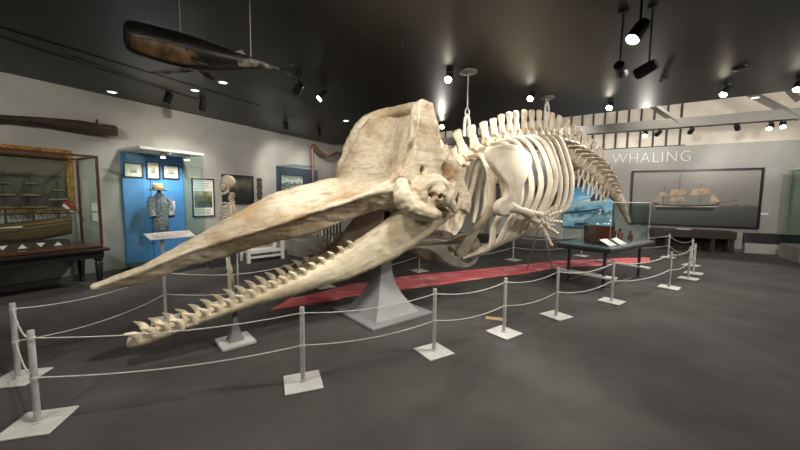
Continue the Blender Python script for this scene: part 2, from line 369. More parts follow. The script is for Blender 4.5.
def skull_def(w, n):
    out = Vector((0, 0, 0)); side = (w-A0).dot(AN)
    if side > .3:
        for hc, hr, hd in HOLES:
            d = near_line(w, hc)
            if d < hr: out -= AN*(hd*(1-(d/hr)**2)**.7)
        q = Vector(w); q = q - AN*(side-.6)
        d = seg_dist(q, FISS)
        if d < .022: out -= AN*.06*(1-d/.022)
    s = (w-A0).dot(AD)
    r = noise.fractal(w*5, .9, 2.0, 5)
    r2 = noise.ridged_multi_fractal(Vector((s*1.2, side*6, w.z*6)), .9, 2.0, 4, 1.0, 2.0) - 1.0
    return out + n*(.012*r - .008*r2)
skull = m.build('skull', 'skull', whale, remesh=.013, deform=skull_def, autos=False)
skull['label'] = 'long tapering skull with brown stains and a high bowl shaped crest'

# lower jaw
JAW = []   # along, out, bottom, top
for px, yt, yb_, o in [(127, 341, 347, .03), (134, 337, 348, .04), (150, 331, 343.5, .045), (180, 323, 331.5, .055), (240, 300, 310, .08), (300, 274, 294, .11), (330, 257, 284, .16), (350, 245, 279, .22), (372, 229, 269, .32), (392, 214, 261, .43), (412, 203, 248, .54), (425, 203, 239, .60), (437, 204, 229, .65), (447, 207, 220, .68), (452, 211, 216, .69)]:
    sb, zb = pl(px, yb_, o); st, zt = pl(px, yt, o); JAW.append(((sb+st)/2, o, zb, zt))
m = MB()
for sg in (1, -1):
    rings = []
    for s, o, zb, zt in JAW:
        h = (zt-zb)/2; c = (zt+zb)/2; b = min(.10, .035+.03*max(0, s+3)) if s < -.6 else .075
        rings.append([wp(s, o*sg + b*math.cos(2*PI*k/14), c + h*math.sin(2*PI*k/14)) for k in range(14)])
    m.loft(rings)
def jaw_def(w, n): return n*(.008*noise.fractal(w*6, .9, 2.0, 4))
def striate(mname, axis, col, amt):
    """long grain along the bone"""
    nt = MT[mname].node_tree; N = nt.nodes; L = nt.links; b = N['Principled BSDF']; tc = N.new('ShaderNodeTexCoord')
    mp = N.new('ShaderNodeMapping'); mp.vector_type = 'POINT'; mp.inputs['Rotation'].default_value = (0, 0, -axis); mp.inputs['Scale'].default_value = (1, 1, 1); L.new(tc.outputs['Object'], mp.inputs[0])
    m2 = N.new('ShaderNodeMapping'); m2.inputs['Scale'].default_value = (1.6, 16, 16); L.new(mp.outputs[0], m2.inputs[0])
    nz = N.new('ShaderNodeTexNoise'); nz.inputs['Scale'].default_value = 1.4; nz.inputs['Detail'].default_value = 8; L.new(m2.outputs[0], nz.inputs['Vector'])
    g = N.new('ShaderNodeMapRange'); g.inputs[1].default_value = .5; g.inputs[2].default_value = .72; g.inputs[4].default_value = amt; L.new(nz.outputs[0], g.inputs[0])
    x = N.new('ShaderNodeMix'); x.data_type = 'RGBA'; x.inputs[7].default_value = srgb(col)
    L.new(b.inputs['Base Color'].links[0].from_socket, x.inputs[6]); L.new(g.outputs[0], x.inputs[0]); L.new(x.outputs[2], b.inputs['Base Color'])
striate('skull', math.atan2(AD.y, AD.x), '#7d6646', .6)
striate('jaw', math.atan2(AD.y, AD.x), '#9c8a68', .45)
striate('red', math.atan2(AD.y, AD.x)-.1, '#e3bdb6', .7)
stain('skull', [(tuple(plw(*p, o)-A0), r, c, a) for p, o, r, c, a in [((446, 172), .66, .16, '#7a5224', .95), ((413, 146), .60, .10, '#5a3f22', .85), ((417, 125), .60, .08, '#8a6a3f', .7), ((318, 184), -.1, .16, '#8a6334', .8), ((245, 214), .05, .22, '#b08f5c', .7), ((385, 118), -.4, .25, '#a98f66', .5), ((352, 205), .35, .3, '#8d7048', .6), ((230, 248), .16, .3, '#7a6240', .55), ((270, 238), .22, .3, '#7d6543', .55), ((310, 226), .3, .3, '#80684a', .55), ((428, 108), .6, .07, '#9a6b3a', .7)]])
jaw = m.build('lower_jaw', 'jaw', whale, remesh=.014, deform=jaw_def, autos=False)
# teeth, two rows
js = [j[0] for j in JAW]
for sg in (1, -1):
    for i in range(20):
        s = -2.76 + 2.16*((i + (0 if sg > 0 else .5))/20)
        o = np.interp(s, js, [j[1] for j in JAW])*sg; zt = np.interp(s, js, [j[3] for j in JAW])
        o += .022*sg
        L_ = .080*(.85+.25*math.sin(PI*min(1, i/16)))*random.uniform(.88, 1.1)
        p0 = wp(s+.02, o, zt-.05); p1 = wp(s, o+.012*sg, zt+.25*L_); p2 = wp(s-.036, o+.038*sg, zt+.68*L_); p3 = wp(s-.080, o+.055*sg, zt+L_)
        t = MB().tube(catmull([p0, p1, p2, p3], 7), [.034, .036, .034, .028, .021, .013, .004], 9).build('tooth', 'tooth', jaw)

# backbone ------------------------------------------------------------
ZC = ([1.15, 1.6, 2.04, 2.5, 3.0, 3.6, 4.2, 4.8, 5.3, 5.9, 6.5, 7.0, 7.6, 8.0, 8.35], [1.98, 2.28, 2.45, 2.58, 2.68, 2.74, 2.72, 2.60, 2.47, 2.30, 2.05, 1.86, 1.54, 1.24, .95])
def zcen(s): return float(np.interp(s, *ZC))
TOPS = ([1.3, 1.52, 2.04, 2.28, 2.47, 2.7, 2.88, 3.09, 3.35, 3.59, 4.0, 4.19, 4.55, 4.82, 5.28, 5.63, 5.89, 6.16, 6.4, 6.9, 7.6, 8.4], [2.28, 2.70, 2.88, 2.97, 3.06, 3.14, 3.18, 3.24, 3.28, 3.32, 3.34, 3.34, 3.31, 3.24, 3.10, 3.02, 2.92, 2.82, 2.66, 2.25, 1.74, 1.06])
ST = [1.22, 1.36, 1.52, 1.76, 2.04, 2.27, 2.48, 2.69, 2.89, 3.11, 3.35, 3.58, 3.80, 4.01, 4.24, 4.52, 4.80, 5.05, 5.30, 5.56, 5.81, 6.06, 6.30, 6.53, 6.75, 6.95, 7.14, 7.32, 7.49, 7.65, 7.80, 7.93, 8.05, 8.16, 8.26, 8.35]
XA = Vector((1, 0, 0))
def vertebra(i):
    s = ST[i]; ds = (ST[min(i+1, len(ST)-1)] - ST[max(i-1, 0)])/2; z = zcen(s)
    tz = (zcen(s+.1)-zcen(s-.1))/.2; n0 = math.hypot(1, tz)
    T = (AD + Vector((0, 0, tz)))/n0; Nn = (Vector((0, 0, 1)) - AD*tz)/n0
    c = wp(s, 0, z); tail = s > 4.3
    r = float(np.interp(s, [1.2, 2, 3, 4.5, 5.5, 6.5, 7.4, 8.35], [.10, .11, .13, .17, .20, .18, .13, .06]))
    step = ds*n0*(1 if i < len(ST)-1 else .8)
    l = step*.40
    m = MB()
    def P(t, a, n): return c + T*t + AN*a + Nn*n
    m.lathe([(r*.5, -l), (r*.97, -l*.98), (r*1.02, -l*.75), (r*.84, 0), (r*1.02, l*.75), (r*.97, l*.98), (r*.5, l)], c, 16, axis=T)
    top = float(np.interp(s, *TOPS)) - z
    h = max(top/max(.4, Nn.z) if s > 5 else top, r*1.15)
    if s < 8.0:
        wd = min(.115, step*.46) if h > .3 else min(.09, step*.40)
        back = .02*h
        # neural spine: a plate that widens into a rounded club at the top
        pts = [P(0, 0, r*.7), P(back*.3, 0, r+.25*(h-r)), P(back*.6, 0, r+.55*(h-r)), P(back*.9, 0, r+.82*(h-r)), P(back, 0, r+.95*(h-r)), P(back, 0, h)]
        m.tube(pts, [(wd*1.15, .06), (wd*.85, .028), (wd*.72, .022), (wd*.92, .036), (wd*.85, .036), (wd*.35, .012)], 12, ref=T)
        for sg in (1, -1):   # the arch feet
            m.tube([P(0, sg*r*.6, r*.6), P(.0, sg*r*.45, r*1.15), P(0, 0, r*1.5)], [(l*.7, .025), (l*.6, .022), (l*.6, .02)], 8, ref=T)
            if 2.0 < s < 6.6:   # forward pointing knobs beside the spine
                m.tube([P(0, sg*.05, r*1.2), P(-l*1.1, sg*.09, r*1.55)], [.028, .016], 8)
        tw = float(np.interp(s, [1.2, 3.2, 3.8, 5.2, 6.6, 7.3], [.12, .16, .30, .34, .20, .04]))
        if tw > .04:
            for sg in (1, -1):
                m.tube([P(0, sg*r*.7, 0), P(0, sg*(r+.5*tw), -.01), P(.01, sg*(r+.95*tw), -.03), P(.01, sg*(r+tw), -.03)], [(l*.75, .03), (l*.65, .022), (l*.85, .022), (l*.4, .01)], 10, ref=T)
    o = m.build('vertebra', 'tail' if tail else 'bone', whale)
    return c, T, Nn, r
info = [vertebra(i) for i in range(len(ST))]
for i in range(len(ST)-1):            # chevron bones under the tail
    s = (ST[i]+ST[i+1])/2
    if 5.2 < s < 7.0:
        c = (info[i][0]+info[i+1][0])/2; Nn = info[i][2]; T = info[i][1]; r = info[i][3]
        L_ = float(np.interp(s, [5.2, 5.8, 6.6, 7.6], [.20, .26, .14, .06]))
        m = MB()
        for sg in (1, -1): m.tube([c + AN*sg*.05 - Nn*(r*.95), c + AN*sg*.04 - Nn*(r+.12), c - Nn*(r+.22)], [(.032, .022), (.03, .02), (.034, .026)], 8, ref=T)
        m.tube([c - Nn*(r+.18), c - Nn*(r+.2+.5*L_), c - Nn*(r+.2+L_)], [(.04, .022), (.045, .02), (.03, .012)], 8, ref=T)
        m.build('chevron_bone', 'bone', whale)
# ribs -----------------------------------------------------------------
for sg in (1, -1):
    for k in range(10):
        sh = ST[2+k] if 2+k < len(ST) else 3.5
        z = zcen(sh); u = k/9
        wmx = float(np.interp(k, [0, 2, 5, 9], [.62, .80, .90, .84]))
        sm = sh - .12 - .10*u
        if k == 0: pts = [(sh, .10, z), (sh-.02, .36, z-.02), (sh-.08, .58, z-.35), (sh-.14, .62, z-.85), (1.16, .52, 1.05), (1.05, .34, .74)]
        elif k < 7:
            pts = [(sh, .10, z+.02), (sh-.06, .42, z-.02), (sm, .74*wmx/.9, z-.30), (sm-.02, wmx, z-.85), (sm*.6+.4*(1.15+.09*k), wmx*.90, 1.15), (1.30+.10*k, .62, .80+.02*k), (1.08+.08*k, .34, .62+.03*k)]
        else:
            pts = [(sh, .10, z+.02), (sh-.08, .42, z-.02), (sm-.04, .74*wmx/.9, z-.32), (sm-.04, wmx, z-.85), (sm-.12, wmx*.97, z-1.3), (sm-.3, wmx*.88, z-1.62+.1*(k-7))]
        P = catmull([wp(s, o*sg, zz) for s, o, zz in pts], 26)
        fl = .095 if k == 0 else (.066 if k < 7 else .056)
        rad = [(fl*float(np.interp(j/25, [0, .12, .5, .85, 1], [.75, .85, 1, 1.1, .7])), float(np.interp(j/25, [0, .15, .6, 1], [.042, .040, .034, .024]))) for j in range(26)]
        MB().tube(P, rad, 10, ref=AD).build('rib', 'bone', whale)
# shoulder blade and flipper
def plate(name, outline, o, th, mname, parent, holes=(), bulge=0.0, sg=1):
    cu = bpy.data.curves.new(name, 'CURVE'); cu.dimensions = '2D'; cu.fill_mode = 'BOTH'; cu.extrude = th*.5; cu.bevel_depth = th*.5; cu.bevel_resolution = 2; cu.resolution_u = 6
    for poly in [outline] + list(holes):
        pp = [pl(x, y, o) for x, y in poly]
        sp = cu.splines.new('BEZIER'); sp.bezier_points.add(len(pp)-1); sp.use_cyclic_u = True
        for bp, (s, z) in zip(sp.bezier_points, pp):
            bp.co = (s, z, 0); bp.handle_left_type = bp.handle_right_type = 'AUTO'
    ob = bpy.data.objects.new(name, cu); me = applied(ob); bpy.data.objects.remove(ob); bpy.data.curves.remove(cu)
    off = root_loc(parent)
    cs = sum(v.co.x for v in me.vertices)/len(me.vertices); cz = sum(v.co.y for v in me.vertices)/len(me.vertices)
    for v in me.vertices:
        s, z, d = v.co
        v.co = wp(s, sg*(o + d - bulge*((s-cs)**2+(z-cz)**2)), z) - off
    bm = bmesh.new(); bm.from_mesh(me); bmesh.ops.recalc_face_normals(bm, faces=bm.faces); bm.to_mesh(me); bm.free()
    me.materials.clear(); me.materials.append(MT[mname]); me.shade_smooth(); me.set_sharp_from_angle(angle=math.radians(50))
    o2 = bpy.data.objects.new(name, me); COL.objects.link(o2); o2.parent = parent
    return o2
SCAP = [(490, 152), (499, 147), (511, 146), (522, 150), (531, 158), (526, 174), (520, 188), (519, 200), (513, 209), (505, 214), (499, 212), (498, 205), (506, 197), (507, 188), (500, 175), (493, 164)]
FLO = 1.02
for sg in (1, -1):
    plate('scapula', SCAP, FLO, .05, 'bone', whale, bulge=.12, sg=sg)
    def fp(x, y, d=0): s, z = pl(x, y, FLO); return wp(s, sg*(FLO+d), z)
    m = MB().tube([fp(509, 207), fp(515, 208.5), fp(522, 211), fp(529, 214)], [.075, .06, .055, .075], 12); m.ball(fp(510, 207), .085); m.ball(fp(529, 214), (.08, .06, .075))
    m.build('humerus', 'bone', whale, remesh=.014)
    MB().tube([fp(531, 213, .02), fp(535, 213.5, .02), fp(540, 215, .02)], [.05, .038, .048], 10).build('radius', 'bone', whale)
    MB().tube([fp(529, 217, -.02), fp(533, 219.5, -.01), fp(538, 222, 0)], [.05, .036, .045], 10).build('ulna', 'bone', whale)
    m = MB()
    for x, y in ((541, 217), (544, 214), (541, 222), (544.5, 219), (540, 226), (545, 224)): m.ball(fp(x, y, random.uniform(-.01, .02)), (.045, .035, .045), 10, 7)
    m.build('carpus', 'bone', whale)
    for (x0, y0), (x1, y1), nb in [((546, 213), (556, 205), 3), ((547, 216), (561, 211), 4), ((547, 221), (561, 222), 4), ((546, 226), (557, 234), 4), ((543, 229), (551, 246), 4)]:
        m = MB()
        for q in range(nb):
            t0, t1 = q/nb, (q+.86)/nb
            a = fp(x0+(x1-x0)*t0, y0+(y1-y0)*t0, .02*t0); b = fp(x0+(x1-x0)*t1, y0+(y1-y0)*t1, .02*t1); k = .036*(1-.35*q/nb)
            m.tube([a, a.lerp(b, .15), a.lerp(b, .5), a.lerp(b, .85), b], [k*.6, k, k*.68, k, k*.55], 9)
        m.build('digit', 'bone', whale)
# throat bones under the back of the jaw
plate('hyoid', [(404, 247), (418, 242), (433, 240), (447, 241), (459, 236), (473, 236), (480, 246), (478, 258), (470, 265), (456, 266), (443, 260), (434, 251), (418, 247)], .30, .05, 'hyoid', whale, holes=[[(445, 247), (453, 249), (457, 256), (450, 256)]], bulge=.1)['label'] = 'grey throat bone plate with an oval hole'
plate('hyoid', [(404, 247), (418, 242), (433, 240), (447, 241), (459, 236), (473, 236), (480, 246), (478, 258), (470, 265), (456, 266), (443, 260), (434, 251), (418, 247)], .30, .05, 'hyoid', whale, bulge=.1, sg=-1)
MB().tube([wp(1.0, 0, .58), wp(1.25, 0, .60), wp(1.6, 0, .66)], [(.30, .05), (.34, .05), (.2, .04)], 14, ref=AN).build('sternum', 'bone', whale, sub=1)

# ------------------------------------------------------------------ what carries it
def pedestal(name, label, c, ang, size, zt, r0, r1, mname, rim):
    t = thing(name, label, 'stand', c)
    R3 = rotz(ang); c = Vector(c)
    MB().box(c+Vector((0, 0, .02)), (size, size, .035), R3).build('base_plate', 'plate' if rim else mname, t, smooth=False, bevel=.008)
    rings = []
    for i in range(13):
        u = i/12; r = r1 + (r0-r1)*(1-u)**2.6; z = .037 + (zt-.037)*u
        rings.append([c + R3 @ Vector((a*r, b*r, z)) for a, b in ((-1, -1), (1, -1), (1, 1), (-1, 1))])
    MB().loft(rings).build('flared_post', mname, t, autos=True)
    return t
ang = math.atan2(AD.y, AD.x)
cen = onz(382, 312, 0)
st = pedestal('skull_stand', 'large grey flared steel stand under the back of the whale jaw', cen, ang+.06, .98, .80, .36, .085, 'paintgrey', False)
top = cen + Vector((0, 0, .80))
s_, o_ = (cen-A0).dot(AD), (cen-A0).dot(AN)
m = MB().tube([top, wp(s_*.5, o_*.4, 1.0), wp(0, 0, 1.44)], [.05, .045, .045], 10)
m.build('support_post', 'black', st)
jp = wp(-1.95, 0, 0)
pedestal('jaw_prop', 'small grey flared stand propping the tip half of the lower jaw', jp, ang+.1, .33, .36, .075, .022, 'paintgrey', True)
def hanger(label, px, py_top, py_att, stn, yoke):
    s, z = pl(px, py_att, 0); p = wp(s, 0, z); zt = zc(p.x)
    t = thing('suspension_hanger', label, 'hanger', (p.x, p.y, zt), 'hangers holding the whale backbone')
    MB().lathe([(.14, 0), (.14, -.02), (.05, -.035), (.03, -.06)], (p.x, p.y, zt-.001), 20).build('ceiling_plate', 'paintgrey', t)
    MB().cyl((p.x, p.y, zt-.05), (p.x, p.y, z+.14), .012, n=8).build('rod', 'steel', t)
    pts = [p + AD*(.045*math.sin(2*PI*k/16)) + Vector((0, 0, .09+.06*math.cos(2*PI*k/16))) for k in range(17)]
    MB().tube(pts, .011, 8, cap=False).build('shackle', 'steel', t)
    pts = catmull([p + AD*(-yoke)+Vector((0, 0, -.30)), p + AD*(-yoke*.9)+Vector((0, 0, -.06)), p+Vector((0, 0, .04)), p + AD*(yoke*.9)+Vector((0, 0, -.06)), p + AD*yoke+Vector((0, 0, -.30))], 15)
    MB().tube(pts, [(.02, .03)]*15, 8, ref=AD.cross(Vector((0, 0, 1)))).build('yoke', 'plate', t)
hanger('long thin steel rod hanging the neck end of the whale backbone', 467, 65, 118, 2, .055)
hanger('short steel hanger and white yoke at the highest point of the whale backbone', 547, 95, 105, 12, .07)

# ------------------------------------------------------------------ red cloth under the skeleton
edge_b = [(268, 311), (300, 306), (322, 304), (345, 298), (390, 292), (440, 285), (480, 279), (520, 274), (560, 268), (610, 265), (650, 262)]
edge_t = [(290, 299), (310, 295), (325, 291), (345, 286), (400, 277), (440, 273), (480, 269), (520, 265), (560, 261), (610, 259), (650, 258)]
eb = catmull([onz(*p) for p in edge_b], 60); et = catmull([onz(*p) for p in edge_t], 60)
rows = []
for i in range(60):
    row = []
    for j in range(13):
        p = eb[i].lerp(et[i], j/12)
        q = eb[i].lerp(et[i], j/12 + .05*noise.noise(Vector((i*.3, j*.1, 0))))
        h = .012 + .035*max(0, noise.noise(Vector((i*.35, j*.8, 3)))) + .035*max(0, noise.noise(Vector((i*.12, j*.35, 9))))
        if j in (0, 12) or i in (0, 59): h = .004; p = q
        row.append(Vector((p.x, p.y, h)))
    rows.append(row)
cloth = tag(MB().loft(rows, cap=False, close=False).build('red_cloth', 'red', autos=False), 'long crumpled red cloth strip lying on the floor under the whale skeleton', 'cloth')
md = cloth.modifiers.new('t', 'SOLIDIFY'); md.thickness = .003; md.offset = -1

# ================================================================== BARRIER: posts and cords
POST_H = .655
def make_post():
    t = thing('barrier_post', 'x', 'barrier post', (0, 0, 0), 'low barrier posts around the whale')
    MB().box((0, 0, .008), (.30, .30, .014)).build('base_plate', 'plate', t, smooth=False, bevel=.006)
    m = MB().lathe([(.0001, .015), (.019, .015), (.019, POST_H-.006), (.016, POST_H), (.0001, POST_H)], n=16)
    m.lathe([(.028, .015), (.028, .022), (.02, .026)], n=16)
    m.build('post', 'steel', t)
    for z in (.60, .325): MB().lathe([(.0195, z-.012), (.023, z-.010), (.023, z+.010), (.0195, z+.012)], n=16).build('rope_collar', 'plate', t)
    return t
def copy_tree(o, loc, rz):
    r = o.copy(); COL.objects.link(r); r.location = loc; r.rotation_euler = (0, 0, rz)
    for c in kids(o):
        d = c.copy(); COL.objects.link(d); d.parent = r
    return r
PX = dict(A=(38, 424), B=(303, 383), C=(433.8, 352), D=(503.8, 333), E=(556, 316), F=(611.5, 301.5), G=(669, 287.6), H=(688, 278.7), I=(693.3, 273.4), I2=(691, 265.4), J=(668, 257.4), N=(581, 256), M=(513, 260), L=(419, 271), Q=(324, 287), A2=(18.5, 379))
LAB = dict(A='nearest barrier post at the front left corner, on a pale square base', A2='barrier post at far left edge just behind the nearest corner post',
 B='barrier post in front of the lower jaw, left of the grey flared stand', C='barrier post just right of the large flared skull stand', D='barrier post right of the skull stand beside the tan strip on the carpet',
 E='barrier post left of the specimen table on the near side', F='barrier post standing in front of the specimen table leg', G='barrier post on the near side right of the specimen table',
 H='barrier post near the far right corner, second after the specimen table', I='barrier post at the far right corner, in front of another post', I2='barrier post at the far right corner, hidden behind other posts',
 J='farthest barrier post before the dark cabinet under the ship painting', N='far side barrier post seen under the specimen table top', M='far side barrier post seen behind the flipper bones',
 L='far side barrier post seen under the throat bones', Q='far side barrier post whose base shows behind the lower jaw teeth')
proto = make_post(); POS = {}
DIRA = ang
for i, (k, (x, y)) in enumerate(PX.items()):
    p = onz(x, y); p.z = 0; POS[k] = p
    o = proto
    if i: o = copy_tree(proto, p, 0)
    o.location = p; o.rotation_euler = (0, 0, ang + {'A': -.35, 'A2': -.4, 'B': -.25}.get(k, random.uniform(-.12, .12)))
    o['label'] = LAB[k]
# reading rail standing in the line of posts
kp = onz(166, 320); kp.z = 0; POS['K'] = kp
t = thing('reading_rail', 'white sloped text panel on a thin post in front of the blue display case', 'sign', kp)
MB().box(kp+Vector((0, 0, .008)), (.30, .30, .014), rotz(ang)).build('base_plate', 'plate', t, smooth=False, bevel=.006)
zr = onx(165, 236, kp.x).z
MB().cyl(kp+Vector((0, 0, .015)), kp+Vector((0, 0, zr-.02)), .019).build('post', 'steel', t)
pr = [onz(151, 232.5, zr+.03), onz(193.5, 229.3, zr+.03), onz(198, 234, zr-.05), onz(157, 238, zr-.05)]
d1 = (pr[1]-pr[0]); 
tilt_c = kp+Vector((0, 0, zr))
ux = Vector((pr[1].x-pr[0].x, pr[1].y-pr[0].y, 0)).normalized(); uy = Vector((0, 0, 1)).cross(ux)
wl = .26
def rail_pt(a, b, c=0): return tilt_c + ux*(a+.10) + uy*(b*.075) + Vector((0, 0, b*.030+c))
MB().prism([rail_pt(-wl, -1), rail_pt(wl, -1), rail_pt(wl, 1), rail_pt(-wl, 1)], (0, 0, .012)).build('panel', 'white', t, smooth=False)
m = MB()
for r in range(5):
    a = -wl+.05
    while a < wl-.08:
        l = random.uniform(.02, .07); b = .55-.28*r
        m.prism([rail_pt(a, b, .0125), rail_pt(a+l, b, .0125), rail_pt(a+l, b+.05, .0125), rail_pt(a, b+.05, .0125)], (0, 0, .0008)); a += l+.015
pt_ = m.build('printed_text', 'tableleg', t, smooth=False); pt_['kind'] = 'stuff'
NAMES = dict(A='nearest corner post', B='post left of the flared stand', C='post right of the flared stand', D='post by the tan strip', E='post left of the specimen table', F='post before the table leg', G='post right of the table', H='second post past the table', I='far right corner post', I2='rear corner post', J='post before the dark cabinet', N='post under the table top', M='post behind the flipper', L='post under the throat bones', Q='post behind the jaw teeth', K='reading rail', A2='far left edge post')
for a, b, sag in [('A', 'B', .05), ('B', 'C', .05), ('C', 'D', .05), ('D', 'E', .05), ('E', 'F', .07), ('F', 'G', .07), ('G', 'H', .05), ('H', 'I', .05), ('I', 'I2', .06), ('I2', 'J', .10), ('J', 'N', .10), ('N', 'M', .10), ('M', 'L', .12), ('L', 'Q', .12), ('Q', 'K', .16), ('K', 'A2', .07), ('A2', 'A', .07)]:
    for z, w_ in ((.60, 'upper'), (.325, 'lower')):
        p, q = POS[a]+Vector((0, 0, z)), POS[b]+Vector((0, 0, z)); d = (q-p).normalized(); p = p+d*.022; q = q-d*.022
        pts = [p.lerp(q, u/20) - Vector((0, 0, sag*4*(u/20)*(1-u/20))) for u in range(21)]
        o = MB().tube(pts, .0045 if a in 'ABCD' or b == 'A2' else .006, 6).build('barrier_rope', 'cord')
        tag(o, '%s rope from %s to %s' % (w_, NAMES[a], NAMES[b]), 'rope', 'ropes strung between the barrier posts')
p = onz(496, 319); R3 = rotz(ang)
tag(MB().box(p+Vector((0, 0, .004)), (.10, .26, .006), rotz(YAW+1.3)).build('floor_strip', 'tan', smooth=False), 'small tan strip on the carpet beside a barrier post', 'floor strip')

# flipper prop: thin tripod
hp = plw(541, 214, FLO+.02); 
t = thing('flipper_prop', 'thin pale tripod propping the near flipper bones', 'stand', (hp.x, hp.y, 0))
for x, y in ((552.5, 268.5), (527, 270), (551, 262)):
    g = onz(x, y); g.z = .012
    MB().cyl(g, hp+Vector((0, 0, -.10)), .012, .009, 8).build('leg', 'plate', t)
MB().ball(hp+Vector((0, 0, -.08)), .03).build('clamp', 'plate', t)

# ================================================================== SPECIMEN TABLE
E2 = Vector((AD.x, AD.y, 0)); E1 = Vector((AD.y, -AD.x, 0))
FC = onz(612, 249, .75); LEN, WID = 2.0, .98
def tp(u, v, z): q = FC - E1*u + E2*v; return Vector((q.x, q.y, z))      # u along the short side to the left, v along the long side away
tc_ = tp(WID/2, LEN/2, 0)
t = thing('specimen_table', 'dark grey topped table with pale lower planks beside the whale tail', 'table', tc_)
RT3 = rotz(math.atan2(E1.y, E1.x))
MB().box(tp(WID/2, LEN/2, .73), (WID, LEN, .045), RT3).build('table_top', 'tabletop', t, smooth=False, bevel=.008)
MB().box(tp(WID/2, LEN/2, .68), (WID-.08, LEN-.10, .055), RT3).build('apron', 'tableleg', t, smooth=False)
for u in (.18, WID-.18):
    for v in (.20, LEN-.20): MB().box(tp(u, v, .327), (.042, .042, .653), RT3).build('leg', 'tableleg', t, smooth=False, bevel=.004)
for v in (.20, LEN-.20):
    MB().box(tp(WID/2, v, .215), (WID, .20, .03), RT3).build('lower_plank', 'plate', t, smooth=False, bevel=.004)
for u in (.18, WID-.18): MB().box(tp(u, LEN/2, .02), (.03, LEN-.36, .03), RT3).build('floor_rail', 'tableleg', t, smooth=False)
def glass_box(name, label, corners, z0, z1, gm, rim=None, parent=None, faces=(0, 1, 2, 3), top=True, th=.008, cat='glass case'):
    """four upright panes (each a part) and a lid over a four-cornered footprint"""
    c = sum(corners, Vector((0, 0, 0)))/4
    t = parent or thing(name, label, cat, (c.x, c.y, z0))
    for i in faces:
        a, b = corners[i].copy(), corners[(i+1) % 4].copy(); a.z = b.z = z0
        n = (b-a).normalized(); n = Vector((n.y, -n.x, 0))*th
        MB().prism([a, b, b+Vector((0, 0, z1-z0)), a+Vector((0, 0, z1-z0))], -n).build('pane', gm, t, smooth=False)
    if top:
        MB().prism([Vector((q.x, q.y, z1+.001)) for q in corners], (0, 0, th)).build('lid', gm, t, smooth=False)
    return t
vc = [tp(.08, .10, 0), tp(.08, LEN-.1, 0), tp(WID-.08, LEN-.1, 0), tp(WID-.08, .10, 0)]
ztop = 1.52
gcov = glass_box('glass_cover', 'clear glass cover over the jar and bottles on the specimen table', vc, .7535, ztop, 'glassy')
for i in range(4):
    MB().tube([vc[i]+Vector((0, 0, ztop)), vc[(i+1) % 4]+Vector((0, 0, ztop))], [(.006, .006)]*2, 4).build('edge_strip', 'plate', gcov, smooth=False)
    MB().tube([vc[i]+Vector((0, 0, .756)), vc[i]+Vector((0, 0, ztop))], [(.004, .004)]*2, 4).build('edge_strip', 'plate', gcov, smooth=False)
jc = tp(.52, .72, .753)
t = thing('glass_jar', 'big clear glass jar half full of dark red brown oil on the specimen table', 'jar', jc)
MB().lathe([(.0001, .006), (.22, .006), (.25, .03), (.253, .33), (.0001, .332)], jc, 32).build('oil', 'liquid', t)
MB().lathe([(.225, .0), (.258, .02), (.262, .36), (.24, .43), (.13, .52), (.06, .56), (.05, .62), (.07, .625), (.07, .645), (.045, .65)], jc, 32, cap=False).build('jar_glass', 'jarglass', t)
MB().lathe([(.0001, .63), (.04, .63), (.045, .70), (.0001, .705)], jc, 16).build('stopper', 'jarglass', t)
for i, (u, v, h, lab) in enumerate([(.40, 1.18, .17, 'small dark bottle just right of the big oil jar'), (.40, 1.38, .20, 'small dark bottle next to the wooden block on the table'), (.30, 1.62, .15, 'small dark bottle at the far end of the specimen table')]):
    c = tp(u, v, .753); t = thing('specimen_bottle', lab, 'bottle', c, 'small bottles on the specimen table')
    MB().lathe([(.0001, 0), (.045, 0), (.047, .01), (.047, h*.65), (.025, h*.8), (.02, h), (.0001, h)], c, 16).build('body', 'liquid', t)
    MB().lathe([(.0001, h+.0005), (.022, h+.0005), (.024, h+.04), (.0001, h+.04)], c, 12).build('cap', 'black', t)
c = tp(.33, 1.5, .753)
tag(MB().box(tp(.56, 1.45, .753+.07), (.22, .5, .14), RT3).build('wooden_block', 'mahog', smooth=False, bevel=.006), 'reddish wooden box behind the bottles on the specimen table', 'box')
for i, (u, v, lab) in enumerate([(.22, .40, 'white label card lying nearest the table edge beside the oil jar'), (.20, .78, 'white label card lying farther along the specimen table')]):
    tag(MB().box(tp(u, v, .806), (.20, .28, .008), RT3 @ Matrix.Rotation(.5, 3, 'Y')).build('label_card', 'white', smooth=False), lab, 'card', 'label cards on the specimen table')

# ================================================================== BACK WALL
def text_mesh(txt, size, width=None):
    cu = bpy.data.curves.new('t', 'FONT'); cu.body = txt; cu.size = size; cu.extrude = .008; cu.align_x = 'LEFT'; cu.space_character = 1.12; cu.offset = -.011*size/.45
    ob = bpy.data.objects.new('t', cu); me = applied(ob); bpy.data.objects.remove(ob); bpy.data.curves.remove(cu)
    if width:
        xs = [v.co.x for v in me.vertices]; k = width/(max(xs)-min(xs)); x0 = min(xs)
        for v in me.vertices: v.co.x = (v.co.x-x0)*k
    return me
l0, l1 = ony(525, 167, YB), ony(690, 161, YB); hgt = ony(690, 150, YB).z - l1.z
me = text_mesh('CULTURE OF WHALING', hgt/.7, l1.x-l0.x); me.materials.append(mat('white_lettering', '#e4e2da', .6))
lt = thing('wall_lettering', 'large white raised letters high on the back wall', 'lettering', (l0.x, YB-.009, l1.z)); lt.rotation_euler = (PI/2, 0, 0)
bm = bmesh.new(); bm.from_mesh(me); seen = set()
